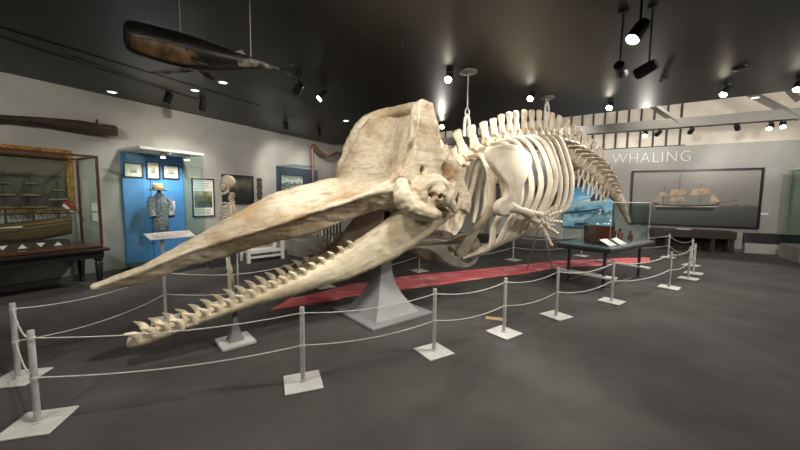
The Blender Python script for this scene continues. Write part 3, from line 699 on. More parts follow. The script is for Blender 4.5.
for v0_ in sorted(bm.verts, key=lambda v: v.co.x):
    if v0_ in seen: continue
    isl = {v0_}; todo = [v0_]
    while todo:
        for e in todo.pop().link_edges:
            for v in e.verts:
                if v not in isl: isl.add(v); todo.append(v)
    seen |= isl; vl_ = list(isl); ix = {v: i for i, v in enumerate(vl_)}
    lm = bpy.data.meshes.new('letter'); lm.from_pydata([tuple(v.co) for v in vl_], [], [tuple(ix[v] for v in f.verts) for f in bm.faces if f.verts[0] in isl]); lm.materials.append(me.materials[0])
    lo = bpy.data.objects.new('letter', lm); COL.objects.link(lo); lo.parent = lt
bm.free()
def framed(name, label, plane, c0, c1, fr, picm, fw=.04, matw=0, matm='white', depth=.04, cat='picture', group=None, tilt=0):
    """a framed picture hung on plane ('y',value) or ('x',value) between two corner points (top-left, bottom-right in the view)"""
    axis, val = plane; sgn = -1 if axis == 'y' else 1
    a0, a1 = (c0.x, c1.x) if axis == 'y' else (c0.y, c1.y); z1, z0 = c0.z, c1.z; a0, a1 = sorted((a0, a1))
    def P(a, z, d): return Vector((a, val+sgn*d, z)) if axis == 'y' else Vector((val+sgn*d, a, z))
    ctr = P((a0+a1)/2, z0, 0)
    t = thing(name, label, cat, ctr, group)
    def slab(x0, x1, y0, y1, d0, d1):
        return MB().prism([P(x0, y0, d0), P(x1, y0, d0), P(x1, y1, d0), P(x0, y1, d0)], P(0, 0, d1)-P(0, 0, d0))
    m = MB()
    for q in (slab(a0, a1, z0, z0+fw, .002, depth), slab(a0, a1, z1-fw, z1, .002, depth), slab(a0, a0+fw, z0+fw, z1-fw, .002, depth), slab(a1-fw, a1, z0+fw, z1-fw, .002, depth)): m.add(q.v, q.f)
    m.build('frame', fr, t, smooth=False)
    i0, i1, j0, j1 = a0+fw, a1-fw, z0+fw, z1-fw
    if matw:
        slab(i0, i1, j0, j1, .004, depth*.4).build('mount', matm, t, smooth=False)
        if isinstance(matw, tuple): i0, i1, j0, j1 = i0+(i1-i0)*matw[0], i1-(i1-i0)*matw[1], j0+(j1-j0)*matw[2], j1-(j1-j0)*matw[3]
        else: i0 += matw; i1 -= matw; j0 += matw; j1 -= matw
    if not isinstance(picm, str) and 'span' in picm.node_tree.nodes: picm.node_tree.nodes['span'].inputs[1].default_value = z1-z0
    pic = slab(i0, i1, j0, j1, .004, depth*.45)
    ob = pic.build('image', picm, t, smooth=False)
    return t, (i0, i1, j0, j1), P, slab, depth*.45
# ship painting
pc0, pc1 = ony(632, 171, YB), ony(758, 229, YB)
sea = ramp_mat('grey_sea_painting', [(.02, '#3f403f'), (.2, '#4e4f4d'), (.36, '#5a5b58'), (.40, '#85847f'), (1.0, '#918f89')], 'Z', 4, .10)
_h = pc0.z-pc1.z
t, (i0, i1, j0, j1), P, slab, dd = framed('ship_painting', 'huge dark framed painting of a sailing ship on grey sea on the back wall', ('y', YB), pc0, pc1, 'frameblk', sea, .055, depth=.07, cat='painting')
_w = i1-i0
MTp = dict(hull=mat('painted_hull', '#23201d', .5), stripe=mat('painted_stripe', '#b3a890', .5), sail=mat('painted_sail', '#c9b295', .6, col2='#a88f74', scale=5), mast=mat('painted_mast', '#6d5c4a', .6))
def Q(u, v, d=.002): return P(i0+u*_w, j0+v*(j1-j0), dd+d)
def flatpoly(pts, name, mm, par, d=.002): MB().prism([Q(u, v, d) for u, v in pts], Vector((0, -.002, 0))).build(name, mm, par, smooth=False)
flatpoly([(.19, .42), (.22, .27), (.67, .27), (.73, .42), (.70, .39), (.45, .355), (.25, .37)], 'painted_hull', MTp['hull'], t)
flatpoly([(.20, .36), (.21, .325), (.70, .335), (.71, .365), (.45, .335)], 'painted_stripe', MTp['stripe'], t, .004)
m = MB()
for u, v1, w_ in ((.275, .74, .007), (.40, .95, .008), (.57, .78, .007)): m.prism([Q(u-w_/2, .36, .003), Q(u+w_/2, .36, .003), Q(u+w_/4, v1, .003), Q(u-w_/4, v1, .003)], (0, -.002, 0))
m.prism([Q(.70, .40, .003), Q(.86, .47, .003), Q(.86, .48, .003), Q(.70, .42, .003)], (0, -.002, 0))
for a, b in (((.40, .93), (.70, .42)), ((.40, .93), (.23, .40)), ((.57, .76), (.85, .47)), ((.275, .72), (.40, .5)), ((.57, .76), (.42, .5))):
    m.tube([Q(*a, .003), Q(*b, .003)], .004, 4)
m.build('painted_masts', MTp['mast'], t, smooth=False)
for pts in ([(.19, .42), (.24, .57), (.26, .43)], [(.23, .55), (.245, .61), (.30, .60), (.30, .53)], [(.32, .54), (.335, .66), (.46, .67), (.46, .58), (.40, .55)], [(.48, .55), (.505, .67), (.63, .685), (.645, .59), (.56, .555)], [(.64, .42), (.66, .60), (.72, .44)], [(.33, .44), (.34, .52), (.44, .53), (.46, .45)]):
    flatpoly(pts, 'painted_sail', MTp['sail'], t, .005)
# cabinet under the painting
c0, c1 = ony(655, 229, YB-.6), ony(737, 248, YB-.6)
bx0, bx1 = onz(654, 250).x, onz(736, 249).x
g0, g1 = ony(652, 231, 13.4), ony(737, 229, 13.4)
t = thing('dark_cabinet', 'long dark wooden bench cabinet under the ship painting', 'cabinet', ((g0.x+g1.x)/2, 13.6, 0))
zt_ = .66
MB().box(((g0.x+g1.x)/2, 13.65, zt_-.12), (g1.x-g0.x, .6, .24)).build('top_box', 'walnut', t, smooth=False, bevel=.01)
for x in (g0.x+.08, (g0.x+g1.x)/2-.6, (g0.x+g1.x)/2+.5, g1.x-.08):
    for y in (13.42, 13.88): MB().box((x, y, (zt_-.24)/2), (.1, .08, zt_-.24)).build('leg', 'walnut', t, smooth=False)
MB().box(((g0.x+g1.x)/2, 13.88, .21), (g1.x-g0.x-.2, .04, .40)).build('back_panel', 'walnut', t, smooth=False)
c = ony(685, 226, 13.5)
tag(MB().box((c.x, 13.62, zt_+.008), (.34, .2, .014)).build('label_card', 'white', smooth=False), 'white caption card on the dark bench cabinet under the painting', 'card')
# low vent unit and pale ledge right of the painting
v0, v1 = ony(743, 232, YB), ony(800, 240, YB)
t = thing('wall_vent', 'long low dark grille in a pale casing on the back wall', 'vent', ((v0.x+v1.x)/2+.6, YB-.12, 0))
cx = (v0.x+v1.x)/2+.6; wv = v1.x-v0.x+1.2
MB().box((cx, YB-.12, .16), (wv, .22, .30)).build('casing', 'backwall', t, smooth=False)
MB().box((cx, YB-.09, v0.z-.19), (wv, .16, .36)).build('grille', 'tableleg', t, smooth=False)
m = MB()
for i in range(9): m.box((cx, YB-.175, v0.z-.35+.04*i), (wv-.06, .012, .012))
m.build('grille_bar', 'black', t, smooth=False)
pl0 = ony(758, 213, YB)
tag(MB().box((pl0.x+.11, YB-.008, pl0.z-.02), (.22, .012, .06)).build('caption_plate', 'white', smooth=False), 'small white caption plate on the wall right of the ship painting', 'caption')
# tall glass case at the right edge
e0 = ony(789, 242, 13.0)
gc = [Vector((e0.x, 12.4, 0)), Vector((e0.x+1.6, 12.4, 0)), Vector((e0.x+1.6, 13.4, 0)), Vector((e0.x, 13.4, 0))]
t = glass_box('corner_case', 'tall greenish glass display case at the right edge of the back wall', gc, .40, 2.42, 'glassg', cat='display case')
MB().box((e0.x+.8, 12.9, .2), (1.64, 1.04, .4)).build('plinth', 'concrete', t, smooth=False)
MB().box((e0.x+.8, 12.9, 2.46), (1.64, 1.04, .06)).build('top_rail', 'plate', t, smooth=False)
c = Vector((e0.x+.5, 12.8, .405))
t = thing('case_exhibit', 'dark lantern shaped exhibit inside the glass case at the right edge', 'exhibit', c)
MB().lathe([(.0001, 0), (.16, 0), (.16, .05), (.07, .08), (.05, .5), (.09, .55), (.0001, .56)], c, 16).build('stand', 'black', t)
MB().lathe([(.0001, .565), (.10, .57), (.13, .72), (.12, .95), (.05, 1.02), (.0001, 1.03)], c, 16).build('body', 'black', t)
MB().box(c+Vector((0, -.25, .30)), (.26, .05, .10)).build('caption', 'white', t, smooth=False)
# blue photograph mural
b0, b1 = ony(564, 180, YB), ony(613, 229, YB)
bl = ramp_mat('blue_harbour_photo', [(.0, '#6fb9e6'), (.2, '#a9dcf5'), (.33, '#4a6c8c'), (.42, '#9ad9f8'), (.75, '#69c0f2'), (1, '#5a6f85')], 'Z', 3.5, .55, .5)
t, (i0, i1, j0, j1), P, slab, dd = framed('blue_mural', 'blue tinted photograph mural of boats behind the whale tail', ('y', YB), b0, b1, 'tableleg', bl, .03, depth=.05, cat='mural')
_w = i1-i0; MTp['bw'] = mat('mural_pale', '#cfe4ef', .5); MTp['bd'] = mat('mural_dark', '#3a4654', .5)
m = MB()
for pts in ([(.1, .12), (.9, .2), (.95, .26), (.1, .18)], [(.15, .42), (.8, .52), (.5, .60), (.1, .46)], [(.3, .62), (.95, .66), (.95, .70), (.3, .65)]): m.prism([Q(u, v) for u, v in pts], (0, -.002, 0))
m.build('pale_boats', MTp['bw'], t, smooth=False)
m = MB()
for pts in ([(.0, .80), (.35, .86), (.5, 1), (0, 1)], [(.55, .55), (.9, .62), (.9, .74), (.55, .70)], [(.0, .26), (.7, .36), (.7, .40), (.0, .30)], [(.25, .02), (.5, .02), (.5, .1), (.25, .08)]): m.prism([Q(u, v, .004) for u, v in pts], (0, -.002, 0))
m.build('dark_boats', MTp['bd'], t, smooth=False)
# panels on the back wall seen through the ribs
ZP = [((462, 186), (484, 236), 'white'), ((489, 184), (504, 212), 'frameblk'), ((513, 184), (530, 206), 'white'), ((536, 186), (556, 208), 'frameblk'), ((489, 216), (520, 236), 'white'), ((528, 212), (556, 226), 'white')]
LB = ['pale tall text panel on the back wall behind the first broad rib', 'dark framed picture on the back wall seen left of the shoulder blade', 'pale text panel on the back wall seen between the middle ribs', 'dark framed picture on the back wall seen between the rear ribs', 'pale low text panel seen below the shoulder blade', 'pale low text panel seen behind the flipper']
for (a, b, mm), lb in zip(ZP, LB):
    p, q = ony(*a, YB), ony(*b, YB)
    if mm == 'white': framed('text_panel', lb, ('y', YB), p, q, 'plate', 'mount', .03, depth=.03, cat='panel')
    else: framed('framed_picture', lb, ('y', YB), p, q, 'frameblk', ramp_mat('dim_picture', [(0, '#33332f'), (.5, '#6f6c63'), (1, '#8a877d')], 'Z', 8, .5), .05, depth=.04, cat='picture')

# ================================================================== LEFT WALL
BX = XL
# ship model case on a black table
VX, VY1, VY0 = -7.1, 2.42, -.8
VT = ax_z = onx(107, 247, VX).z
VTOP = onx(98, 158, VX).z
t = thing('case_table', 'black table with turned legs under the ship model case', 'table', (-7.5, .8, 0))
MB().box((-7.50, (VY0+VY1)/2, VT-.03), (.96, VY1-VY0+.12, .05)).build('table_top', 'blackwood', t, smooth=False, bevel=.012)
MB().box((-7.52, (VY0+VY1)/2, VT-.11), (.86, VY1-VY0, .12)).build('apron', 'blackwood', t, smooth=False, bevel=.006)
for x in (-7.14, -7.9):
    for y in (VY0+.1, VY1-.06):
        MB().lathe([(.035, 0), (.045, .03), (.03, .06), (.04, .12), (.055, VT-.26), (.04, VT-.23), (.06, VT-.20), (.06, VT-.172)], (x, y, 0), 16).build('leg', 'blackwood', t)
t = thing('ship_model_case', 'mahogany framed glass case holding a ship model at the left edge', 'display case', (-7.5, .8, VT))
x0, x1, y0, y1 = -7.94, VX, VY0, VY1
MB().box(((x0+x1)/2, (y0+y1)/2, VT+.025), (x1-x0, y1-y0, .05)).build('base_moulding', 'mahog', t, smooth=False, bevel=.01)
for x in (x0+.015, x1-.015):
    for y in (y0+.015, y1-.015): MB().box((x, y, (VT+.05+VTOP)/2), (.032, .032, VTOP-VT-.05)).build('corner_post', 'mahog', t, smooth=False)
    MB().box((x, (y0+y1)/2, VTOP+.015), (.036, y1-y0, .034)).build('top_rail', 'mahog', t, smooth=False)
for y in (y0+.015, y1-.015): MB().box(((x0+x1)/2, y, VTOP+.015), (x1-x0-.08, .032, .034)).build('top_rail', 'mahog', t, smooth=False)
MB().box((x1-.015, (y0+y1)/2, (VT+.05+VTOP)/2), (.006, y1-y0-.066, VTOP-VT-.06)).build('front_pane', 'glassy', t, smooth=False)
MB().box(((x0+x1)/2, y1-.015, (VT+.05+VTOP)/2), (x1-x0-.066, .006, VTOP-VT-.06)).build('end_pane', 'glassy', t, smooth=False)
# the ship model
kz = VT+.05
SX = -7.5
b1y = onx(70, 230, SX).y
sy0, sy1 = -.35, b1y
zk = onx(40, 240, SX).z; zd = onx(40, 224, SX).z
t = thing('ship_model', 'dark wooden model of a three masted ship inside the mahogany case', 'ship model', (SX, 1.0, kz))
rings = []
for i in range(15):
    u = i/14; y = sy0+(sy1-sy0)*u; b = float(np.interp(u, [0, .08, .2, .5, .8, 1], [.01, .09, .15, .175, .165, .12]))
    k = zk + .16*max(0, .12-u)*6*.2 + .14*max(0, u-.88)*4; d = zd + .09*(abs(u-.45)*2)**2
    rings.append([Vector((SX + b*math.copysign(abs(math.sin(a))**.6, a), y, d-(d-k)*max(0, math.cos(a))**.7)) for a in [-PI/2 + PI*j/14 for j in range(15)]])
MB().loft(rings).build('hull', 'hull', t)
for zz in (.035, .09):
    pts = [Vector((SX + .004 + float(np.interp(u, [0, .08, .2, .5, .8, 1], [.01, .09, .15, .175, .165, .12])), sy0+(sy1-sy0)*u, zd + .09*(abs(u-.45)*2)**2 - zz)) for u in np.linspace(.03, .99, 24)]
    MB().tube(pts, [(.006, .008)]*24, 6).build('wale', 'gold' if zz < .05 else 'sail', t)
MB().box((SX+.165, (sy0+sy1)/2+.3, zd-.02), (.012, (sy1-sy0)*.3, .02)).build('white_boat', 'white', t)
mast_top = onx(30, 172, SX).z
MY = [onx(x, 200, SX).y for x in (4, 32, 58)]
for i, y in enumerate(MY):
    h = mast_top - [0, .0, .12][i]
    MB().cyl((SX, y, zd-.02), (SX, y, h), .016, .006, 8).build('mast', 'oldwood', t)
    for j, fz in enumerate((.35, .58, .8)):
        z = zd+(h-zd)*fz
        MB().cyl((SX, y-.24*(1.1-fz), z), (SX, y+.24*(1.1-fz), z), .008, n=6).build('yard', 'oldwood', t)
        if j < 3:
            w_ = .22*(1.1-fz); hh = (h-zd)*.055
            m = MB(); rows = [[Vector((SX+.01+.04*math.sin(PI*b_/4), y+w_*(a_/4-1), z-hh*b_/4)) for a_ in range(9)] for b_ in range(5)]
            m.loft(rows, cap=False, close=False); s_o = m.build('sail', 'sail', t)
            q = s_o.modifiers.new('t', 'SOLIDIFY'); q.thickness = .004
m = MB()
for i, y in enumerate(MY):
    h = mast_top - [0, 0, .12][i]
    for dy in (-.16, -.1, -.04, .04, .1, .16):
        for sx in (-.12, .12): m.tube([(SX+sx, y+dy, zd), (SX, y, zd+(h-zd)*.6)], .0025, 4)
    for yy in (y-.33, y+.33): m.tube([(SX, yy, zd+.02), (SX, y, h-.03)], .003, 4)
    for fz in (.35, .58, .8):
        for sx in (-1, 1): m.tube([(SX, y+sx*.24*(1.1-fz), zd+(h-zd)*fz), (SX, y, zd+(h-zd)*min(1, fz+.2))], .003, 4); m.tube([(SX, y+sx*.24*(1.1-fz), zd+(h-zd)*fz), (SX+.1, y+sx*.28, zd+.02)], .003, 4)
m.build('rigging', 'rigging', t)
m = MB(); ys = sy0
MB().box((SX, (sy0+sy1)/2-.05, kz+.05), (.30, sy1-sy0, .10)).build('cradle', 'oldwood', t, smooth=False)
m = MB()
for i in range(12):
    y = sy0+.1+i*(sy1-sy0-.15)/12
    m.prism([(SX+.152, y, kz+.02), (SX+.152, y+.1, kz+.02), (SX+.152, y+.05, kz+.085)] if i % 2 else [(SX+.152, y, kz+.085), (SX+.152, y+.05, kz+.02), (SX+.152, y+.1, kz+.085)], (.004, 0, 0))
m.build('cradle_triangles', 'white', t, smooth=False)
f = [onx(62, 206, SX+.02), onx(66, 200, SX+.02), onx(76, 209, SX+.02), onx(72, 213, SX+.02)]
fl = MB().prism(f, (.004, 0, 0)).build('flag', mat('flag_red', '#a32633', .7), t, smooth=False)
mid = lambda a, b, u: a.lerp(b, u)
MB().prism([f[0]+Vector((.006, 0, 0)), mid(f[0], f[1], .4)+Vector((.006, 0, 0)), mid(f[3], f[2], .4)+Vector((.006, 0, 0)), f[3]+Vector((.006, 0, 0))], (.003, 0, 0)).build('flag_stripe', 'white', fl, smooth=False)
MB().cyl(f[1]+Vector((0, .02, .03)), (SX, b1y-.02, zd), .006, n=6).build('flag_staff', 'oldwood', t)
# gilt framed painting behind the case
p0, p1 = onx(0, 143.5, BX), onx(75, 212, BX)
tt, *_ = framed('gilt_painting', 'gilt framed dark painting hung behind the ship model case', ('x', BX), Vector((BX, -.6, onx(74, 151, BX).z)), Vector((BX, p1.y, p1.z)), 'gold', ramp_mat('dark_sea_picture', [(.0, '#2e2d28'), (.3, '#4d4a40'), (.7, '#6b6758'), (1, '#55523f')], 'Z', 6, .5), .09, depth=.05, cat='painting')
for i, (a, b, lab) in enumerate([((91, 203), (97.5, 211), 'upper small white card on the wall right of the ship model case'), ((91.5, 213), (98, 221), 'lower small white card on the wall right of the ship model case')]):
    p, q = onx(*a, BX), onx(*b, BX)
    tag(MB().box((BX+.006, (p.y+q.y)/2, (p.z+q.z)/2), (.008, q.y-p.y, p.z-q.z)).build('wall_card', 'white', smooth=False), lab, 'card', 'caption cards by the ship model')
# long dark oar-like timber high on the wall
pts = [(0, 117.5, 2.7), (40, 121, 4.0), (80, 126, 6.2), (98, 129, 6.4), (116.5, 131, 6.2)]
t = thing('old_timber', 'long dark old timber with a squared end mounted high on the left wall', 'timber', onx(60, 124, BX+.1))
ring = []
a, b = onx(0, 117.5, BX+.17), onx(20, 119.3, BX+.17); d = (a-b)
ext = a + d*3
cs = [ext] + [onx(x, y, BX+.17) for x, y, h in pts]; hs = [.07] + [h/110*1.75 for x, y, h in pts]
MB().tube(cs, [(h, .06) for h in hs], 14, ref=(0, 0, 1)).build('timber', 'oldwood', t)
p = onx(97, 122.0, BX+.17); MB().box(p, (.03, .03, .09)).build('iron_pin', 'black', t)
for q in cs[2:5:2]:
    MB().box((BX+.055, q.y, q.z-.0), (.10, .04, .05)).build('bracket', 'black', t)
# blue display case
CY0 = onx(119.5, 150, BX).y; FXc = ony(141, 145.5, CY0).x; CY1 = onx(203, 152.5, FXc).y; CZ = onx(119.5, 150, BX).z; BY1 = onx(181, 157, BX).y
t = thing('blue_display_case', 'tall glass display case with a bright blue back panel on the left wall', 'display case', ((BX+FXc)/2, (CY0+CY1)/2, 0))
MB().box((BX+.03, (CY0+BY1)/2, (CZ+.2)/2-.02), (.05, BY1-CY0, CZ-.2)).build('back_panel', 'blue', t, smooth=False)
bd = MB().box((BX+.058, CY0+(BY1-CY0)*.42, (CZ+.2)/2-.02), (.004, .012, CZ-.24)).build('panel_joint', 'navy', t, smooth=False)
MB().box(((BX+FXc)/2+.002, (CY0+CY1)/2, .065), (FXc-BX-.03, CY1-CY0-.02, .13)).build('plinth', 'tableleg', t, smooth=False)
MB().box(((BX+FXc)/2+.002, (CY0+CY1)/2, CZ), (FXc-BX-.004, CY1-CY0+.04, .05)).build('top_rail', 'plate', t, smooth=False)
MB().box((FXc-.006, (CY0+CY1)/2, (CZ+.12)/2), (.01, CY1-CY0, CZ-.17)).build('front_pane', 'glassy', t, smooth=False)
for y in (CY0+.006, CY1-.006): MB().box(((BX+FXc)/2, y, (CZ+.12)/2), (FXc-BX-.03, .01, CZ-.17)).build('end_pane', 'glassg', t, smooth=False)
for i, (x, y) in enumerate(((163, 156), (187, 153.5))):
    p = onx(x, y, FXc-.22); p.z = CZ-.075
    f = MB().lathe([(.0001, -.05), (.045, -.05), (.05, .05), (.0001, .05)], p, 14).build('case_lamp', 'plate', t)
    MB().lathe([(.0001, -.056), (.038, -.056), (.038, -.051), (.0001, -.051)], p, 14).build('lamp_lens', 'lens', f)
    l = bpy.data.lights.new('case_light', 'SPOT'); l.energy = 26*SPOT_POWER; l.spot_size = 2.2; l.spot_blend = .8; l.shadow_soft_size = .03; l.color = (1, .93, .82)
    lo = bpy.data.objects.new('case_light', l); COL.objects.link(lo); lo.parent = t; lo.location = p+Vector((0, 0, -.08))-Vector(t.location)
    lo.rotation_euler = Vector((-.35, 0, -1)).to_track_quat('-Z', 'Y').to_euler()
PB = BX+.057
for i, (a, b, lab) in enumerate([((122.5, 162), (143, 178), 'left black framed drawing on the blue panel'), ((145.5, 161), (160, 179.5), 'middle black framed drawing on the blue panel, the upright one'), ((162, 164.5), (179, 179.5), 'right black framed drawing on the blue panel')]):
    p, q = onx(*a, PB), onx(*b, PB)
    framed('framed_drawing', lab, ('x', PB), p, q, 'frameblk', ramp_mat('ship_drawing', [(.0, '#d8d3c6'), (.35, '#77746c'), (.6, '#cfcabd'), (1, '#dedacd')], 'Z', 22, .6), .022, matw=(.3, .3, .3, .3), depth=.03, cat='drawing', group='drawings on the blue panel')
p, q = onx(170, 201, PB), onx(175, 209, PB)
tag(MB().box((PB+.006, (p.y+q.y)/2, (p.z+q.z)/2), (.008, q.y-p.y, p.z-q.z)).build('caption_card', 'white', smooth=False), 'small white card on the blue panel beside the shirt', 'card')
# dressed figure without a head: shirt on a stand, straw hat above
MX = (BX+FXc)/2+.02
sc = onx(160, 212, MX); zs0, zs1 = onx(160, 232, MX).z, onx(160, 194, MX).z; hw = (onx(171, 205, MX).y-onx(150, 205, MX).y)/2
t = thing('dress_form', 'grey patterned shirt on a dress form in the blue case', 'dress form', (MX, sc.y, .13))
rings = []
for f_, wx, wy in [(0, .14, .86), (.15, .15, .84), (.45, .15, .74), (.75, .15, .80), (.90, .12, .78), (.97, .09, .45), (1.0, .06, .28), (1.04, .055, .26)]:
    z = zs0+(zs1-zs0)*f_; rings.append([Vector((MX+wx*math.cos(2*PI*k/18), sc.y+hw*.84*wy*math.sin(2*PI*k/18)*1.1, z)) for k in range(18)])
sh = MB().loft(rings).build('shirt', 'shirt', t, sub=1)
for sg in (1, -1):
    P_ = catmull([(MX, sc.y+sg*hw*.55, zs1-.09), (MX+.02, sc.y+sg*hw*.82, zs1-.2), (MX+.05, sc.y+sg*hw*.90, zs1-.36), (MX+.1, sc.y+sg*hw*.86, zs1-.46)], 8)
    MB().tube(P_, [.085, .085, .08, .078, .075, .072, .07, .065], 12).build('sleeve', 'shirt', t)
MB().cyl((MX, sc.y, .135), (MX, sc.y, zs0+.05), .02).build('pole', 'black', t)
MB().lathe([(.0001, .131), (.16, .131), (.15, .15), (.0001, .155)], (MX, sc.y, 0), 20).build('foot', 'black', t)
MB().cyl((MX, sc.y, zs1-.02), (MX, sc.y, zs1+.10), .035).build('neck', 'black', t)
hz = zs1+.08
t = thing('straw_hat', 'straw hat with a narrow band resting above the patterned shirt', 'hat', (MX, sc.y-.02, hz))
m = MB().lathe([(.0001, .13), (.06, .13), (.085, .11), (.095, .02), (.10, .008), (.15, .0), (.175, .012), (.175, .004), (.15, -.010), (.09, -.002)], (MX, sc.y-.02, hz), 28); m.build('hat', 'straw', t)
MB().lathe([(.0965, .022), (.098, .022), (.0945, .05), (.093, .05)], (MX, sc.y-.02, hz), 28, cap=False).build('hat_band', 'brownwood', t)
# framed poster and painting on the left wall
p, q = onx(191, 178, BX), onx(214.5, 216, BX)
seapic = ramp_mat('colour_engraving', [(.0, '#5f6f6c'), (.4, '#3d4239'), (.6, '#8a8055'), (.8, '#b8c0b8'), (1, '#94a3a3')], 'Z', 9, .8)
t, (i0, i1, j0, j1), P, slab, dd = framed('framed_poster', 'black framed white poster with a sea picture in its middle', ('x', BX), p, q, 'frameblk', seapic, .022, matw=(.06, .06, .22, .32), depth=.035, cat='poster')
MTp['print'] = mat('grey_print', '#8d8a82', .8)
for (za, zb, nl) in ((j1+.03, p.z-.05, 5), (q.z+.05, j0-.03, 4)):
    for r in range(nl):
        zz = za+(zb-za)*(r+.5)/nl; l = random.uniform(.7, 1)
        slab(i0+.01, i0+.01+(i1-i0-.02)*l, zz-.006, zz+.006, dd, dd+.001).build('text_line', MTp['print'], t, smooth=False)
p, q = onx(221, 174, BX), onx(253, 204, BX)
framed('dark_painting', 'dark stormy painting on the left wall behind the human skeleton', ('x', BX), p, q, 'frameblk', ramp_mat('storm_painting', [(.1, '#1d1f1c'), (.45, '#34362f'), (.7, '#6e6c5e'), (1.1, '#3a3c36')], 'Z', 5, .9), .03, depth=.05, cat='painting')
p, q = onx(255, 178, BX), onx(262, 199, BX); cy = (p.y+q.y)/2; hh = p.z-q.z
m = MB()
for i in range(6): m.ball((BX+.05, cy, q.z+hh*(i+.5)/6), (.045, .075+.02*(i % 2), hh/9), 12, 8)
tag(m.build('carved_figure', 'stone', remesh=.012), 'narrow dark carved figure hung right of the stormy painting', 'carving')
# second display case: navy panel under glass
Y0, Y1 = onx(277, 166, BX+.05).y, onx(300, 170, BX+.05).y; F2 = -7.2; CZ2 = onx(277, 166, BX).z
t = thing('navy_display_case', 'glass display case with a navy panel and a black and white picture', 'display case', ((BX+F2)/2, (Y0+7.75)/2, 0))
MB().box((BX+.03, (Y0+Y1)/2+.4, (CZ2+.2)/2), (.05, Y1-Y0+.8, CZ2-.2)).build('back_panel', 'navy', t, smooth=False)
MB().box(((BX+F2)/2+.01, (Y0+7.75)/2, .25), (F2-BX-.02, 7.75-Y0, .5)).build('plinth', 'concrete', t, smooth=False)
MB().box((F2-.006, (Y0+7.75)/2, (CZ2+.5)/2), (.01, 7.75-Y0, CZ2-.5)).build('front_pane', 'glassy', t, smooth=False)
MB().box(((BX+F2)/2+.03, Y0+.006, (CZ2+.5)/2), (F2-BX-.08, .01, CZ2-.5)).build('end_pane', 'glassg', t, smooth=False)
MB().box(((BX+F2)/2+.01, (Y0+7.75)/2, CZ2+.015), (F2-BX-.02, 7.75-Y0, .025)).build('lid', 'glassy', t, smooth=False)
p, q = onx(280, 174, BX+.056), onx(303, 192, BX+.056)
framed('case_photograph', 'black and white photograph on the navy panel of the second case', ('x', BX+.056), p, q, 'frameblk', ramp_mat('bw_photo', [(.0, '#c9c9c4'), (.4, '#3c3d40'), (.6, '#e0e0dc'), (.9, '#72767a')], 'Z', 9, .9), .02, depth=.03, cat='photograph')
# curved wooden piece standing beyond it
hx = BX+.35
pts = [onx(*q, hx) for q in ((313, 182), (313, 165), (312, 149), (314, 145.5), (318, 150), (326, 156), (333, 155), (339, 153), (344, 157), (349, 163))]
g = pts[0].copy(); 
t = thing('curved_rib_timber', 'curved brown wooden frame piece standing beyond the navy case', 'timber', (hx, pts[0].y, 0))
MB().tube([Vector((hx, pts[0].y, .0)), Vector((hx, pts[0].y, 1.5)), pts[1], pts[2]], .05, 10).build('upright', 'brownwood', t)
MB().tube(catmull(pts[2:], 24), .055, 10).build('curved_arm', 'brownwood', t)
# low plinths and railings along the left side
def low_box(lab, quad, z1, name='display_plinth', mname='concrete', cat='plinth'):
    Z = [Vector((p.x, p.y, 0)) for p in quad]
    return tag(MB().prism(Z, (0, 0, z1)).build(name, mname, smooth=False, bevel=.01), lab, cat)
a, b = onz(271, 256.5), onz(301, 256.5); 
bx = -6.55
pA = onz(300, 257.5); pB = onz(326, 250.5); pC = onz(286, 254); dA = pC-pA
low_box('grey low plinth with small plants behind the lower jaw', [pA, pB, pB+dA*.9, pA+dA*.9], .42)
pm = (pA+pB)/2+dA*.45
t = thing('small_planting', 'small green plants on top of the grey low plinth', 'plants', (pm.x, pm.y, .421))
m = MB()
for i in range(40):
    c = pm+Vector((random.uniform(-.2, .2), random.uniform(-.3, .3), .421)); m.tube([c, c+Vector((random.uniform(-.04, .04), random.uniform(-.04, .04), random.uniform(.05, .13)))], [.008, .003], 5)
m.build('leaves', 'green', t)
# white railing bench
rA, rB = onz(247, 263.5), onz(284, 258.5)
t = thing('white_bench', 'low white slatted bench behind the whale jaw', 'bench', ((rA.x+rB.x)/2, (rA.y+rB.y)/2, 0))
dr = (rB-rA).normalized(); nr = Vector((-dr.y, dr.x, 0)); Lr = (rB-rA).length; Rr = rotz(math.atan2(dr.y, dr.x))
for u in (.04, Lr-.04):
    for w_ in (0, .42): MB().box(rA+dr*u+nr*w_+Vector((0, 0, .24)), (.07, .06, .48), Rr).build('leg', 'mount', t, smooth=False)
MB().box(rA+dr*Lr/2+nr*.21+Vector((0, 0, .24)), (Lr-.16, .48, .06), Rr).build('seat', 'mount', t, smooth=False)
MB().box(rA+dr*Lr/2+Vector((0, 0, .12)), (Lr-.16, .04, .05), Rr).build('rail', 'mount', t, smooth=False)
low_box('dark low plinth left of the white bench behind the jaw', [onz(210, 269), onz(240, 263.5), onz(236, 260), onz(207, 264)], .26, mname='tableleg')
# white striped panel unit beyond the plinth
sA, sB = onz(322, 249), onz(341, 247)
t = thing('slatted_screen', 'white slatted screen glimpsed between the jaws', 'screen', ((sA.x+sB.x)/2, (sA.y+sB.y)/2, 0))
dS = (sB-sA).normalized(); RS = rotz(math.atan2(dS.y, dS.x)); LS = (sB-sA).length
MB().box((sA+sB)/2+Vector((0, 0, .45)), (LS, .04, .9), RS).build('board', 'mount', t, smooth=False)
for i in range(6): MB().box(sA+dS*LS*(i+.5)/6-Vector((dS.y*-.04, dS.x*.04, 0))+Vector((0, 0, .45)), (.05, .03, .86), RS).build('slat', 'tableleg', t, smooth=False)
# wall socket
p = onx(93, 262, BX); 
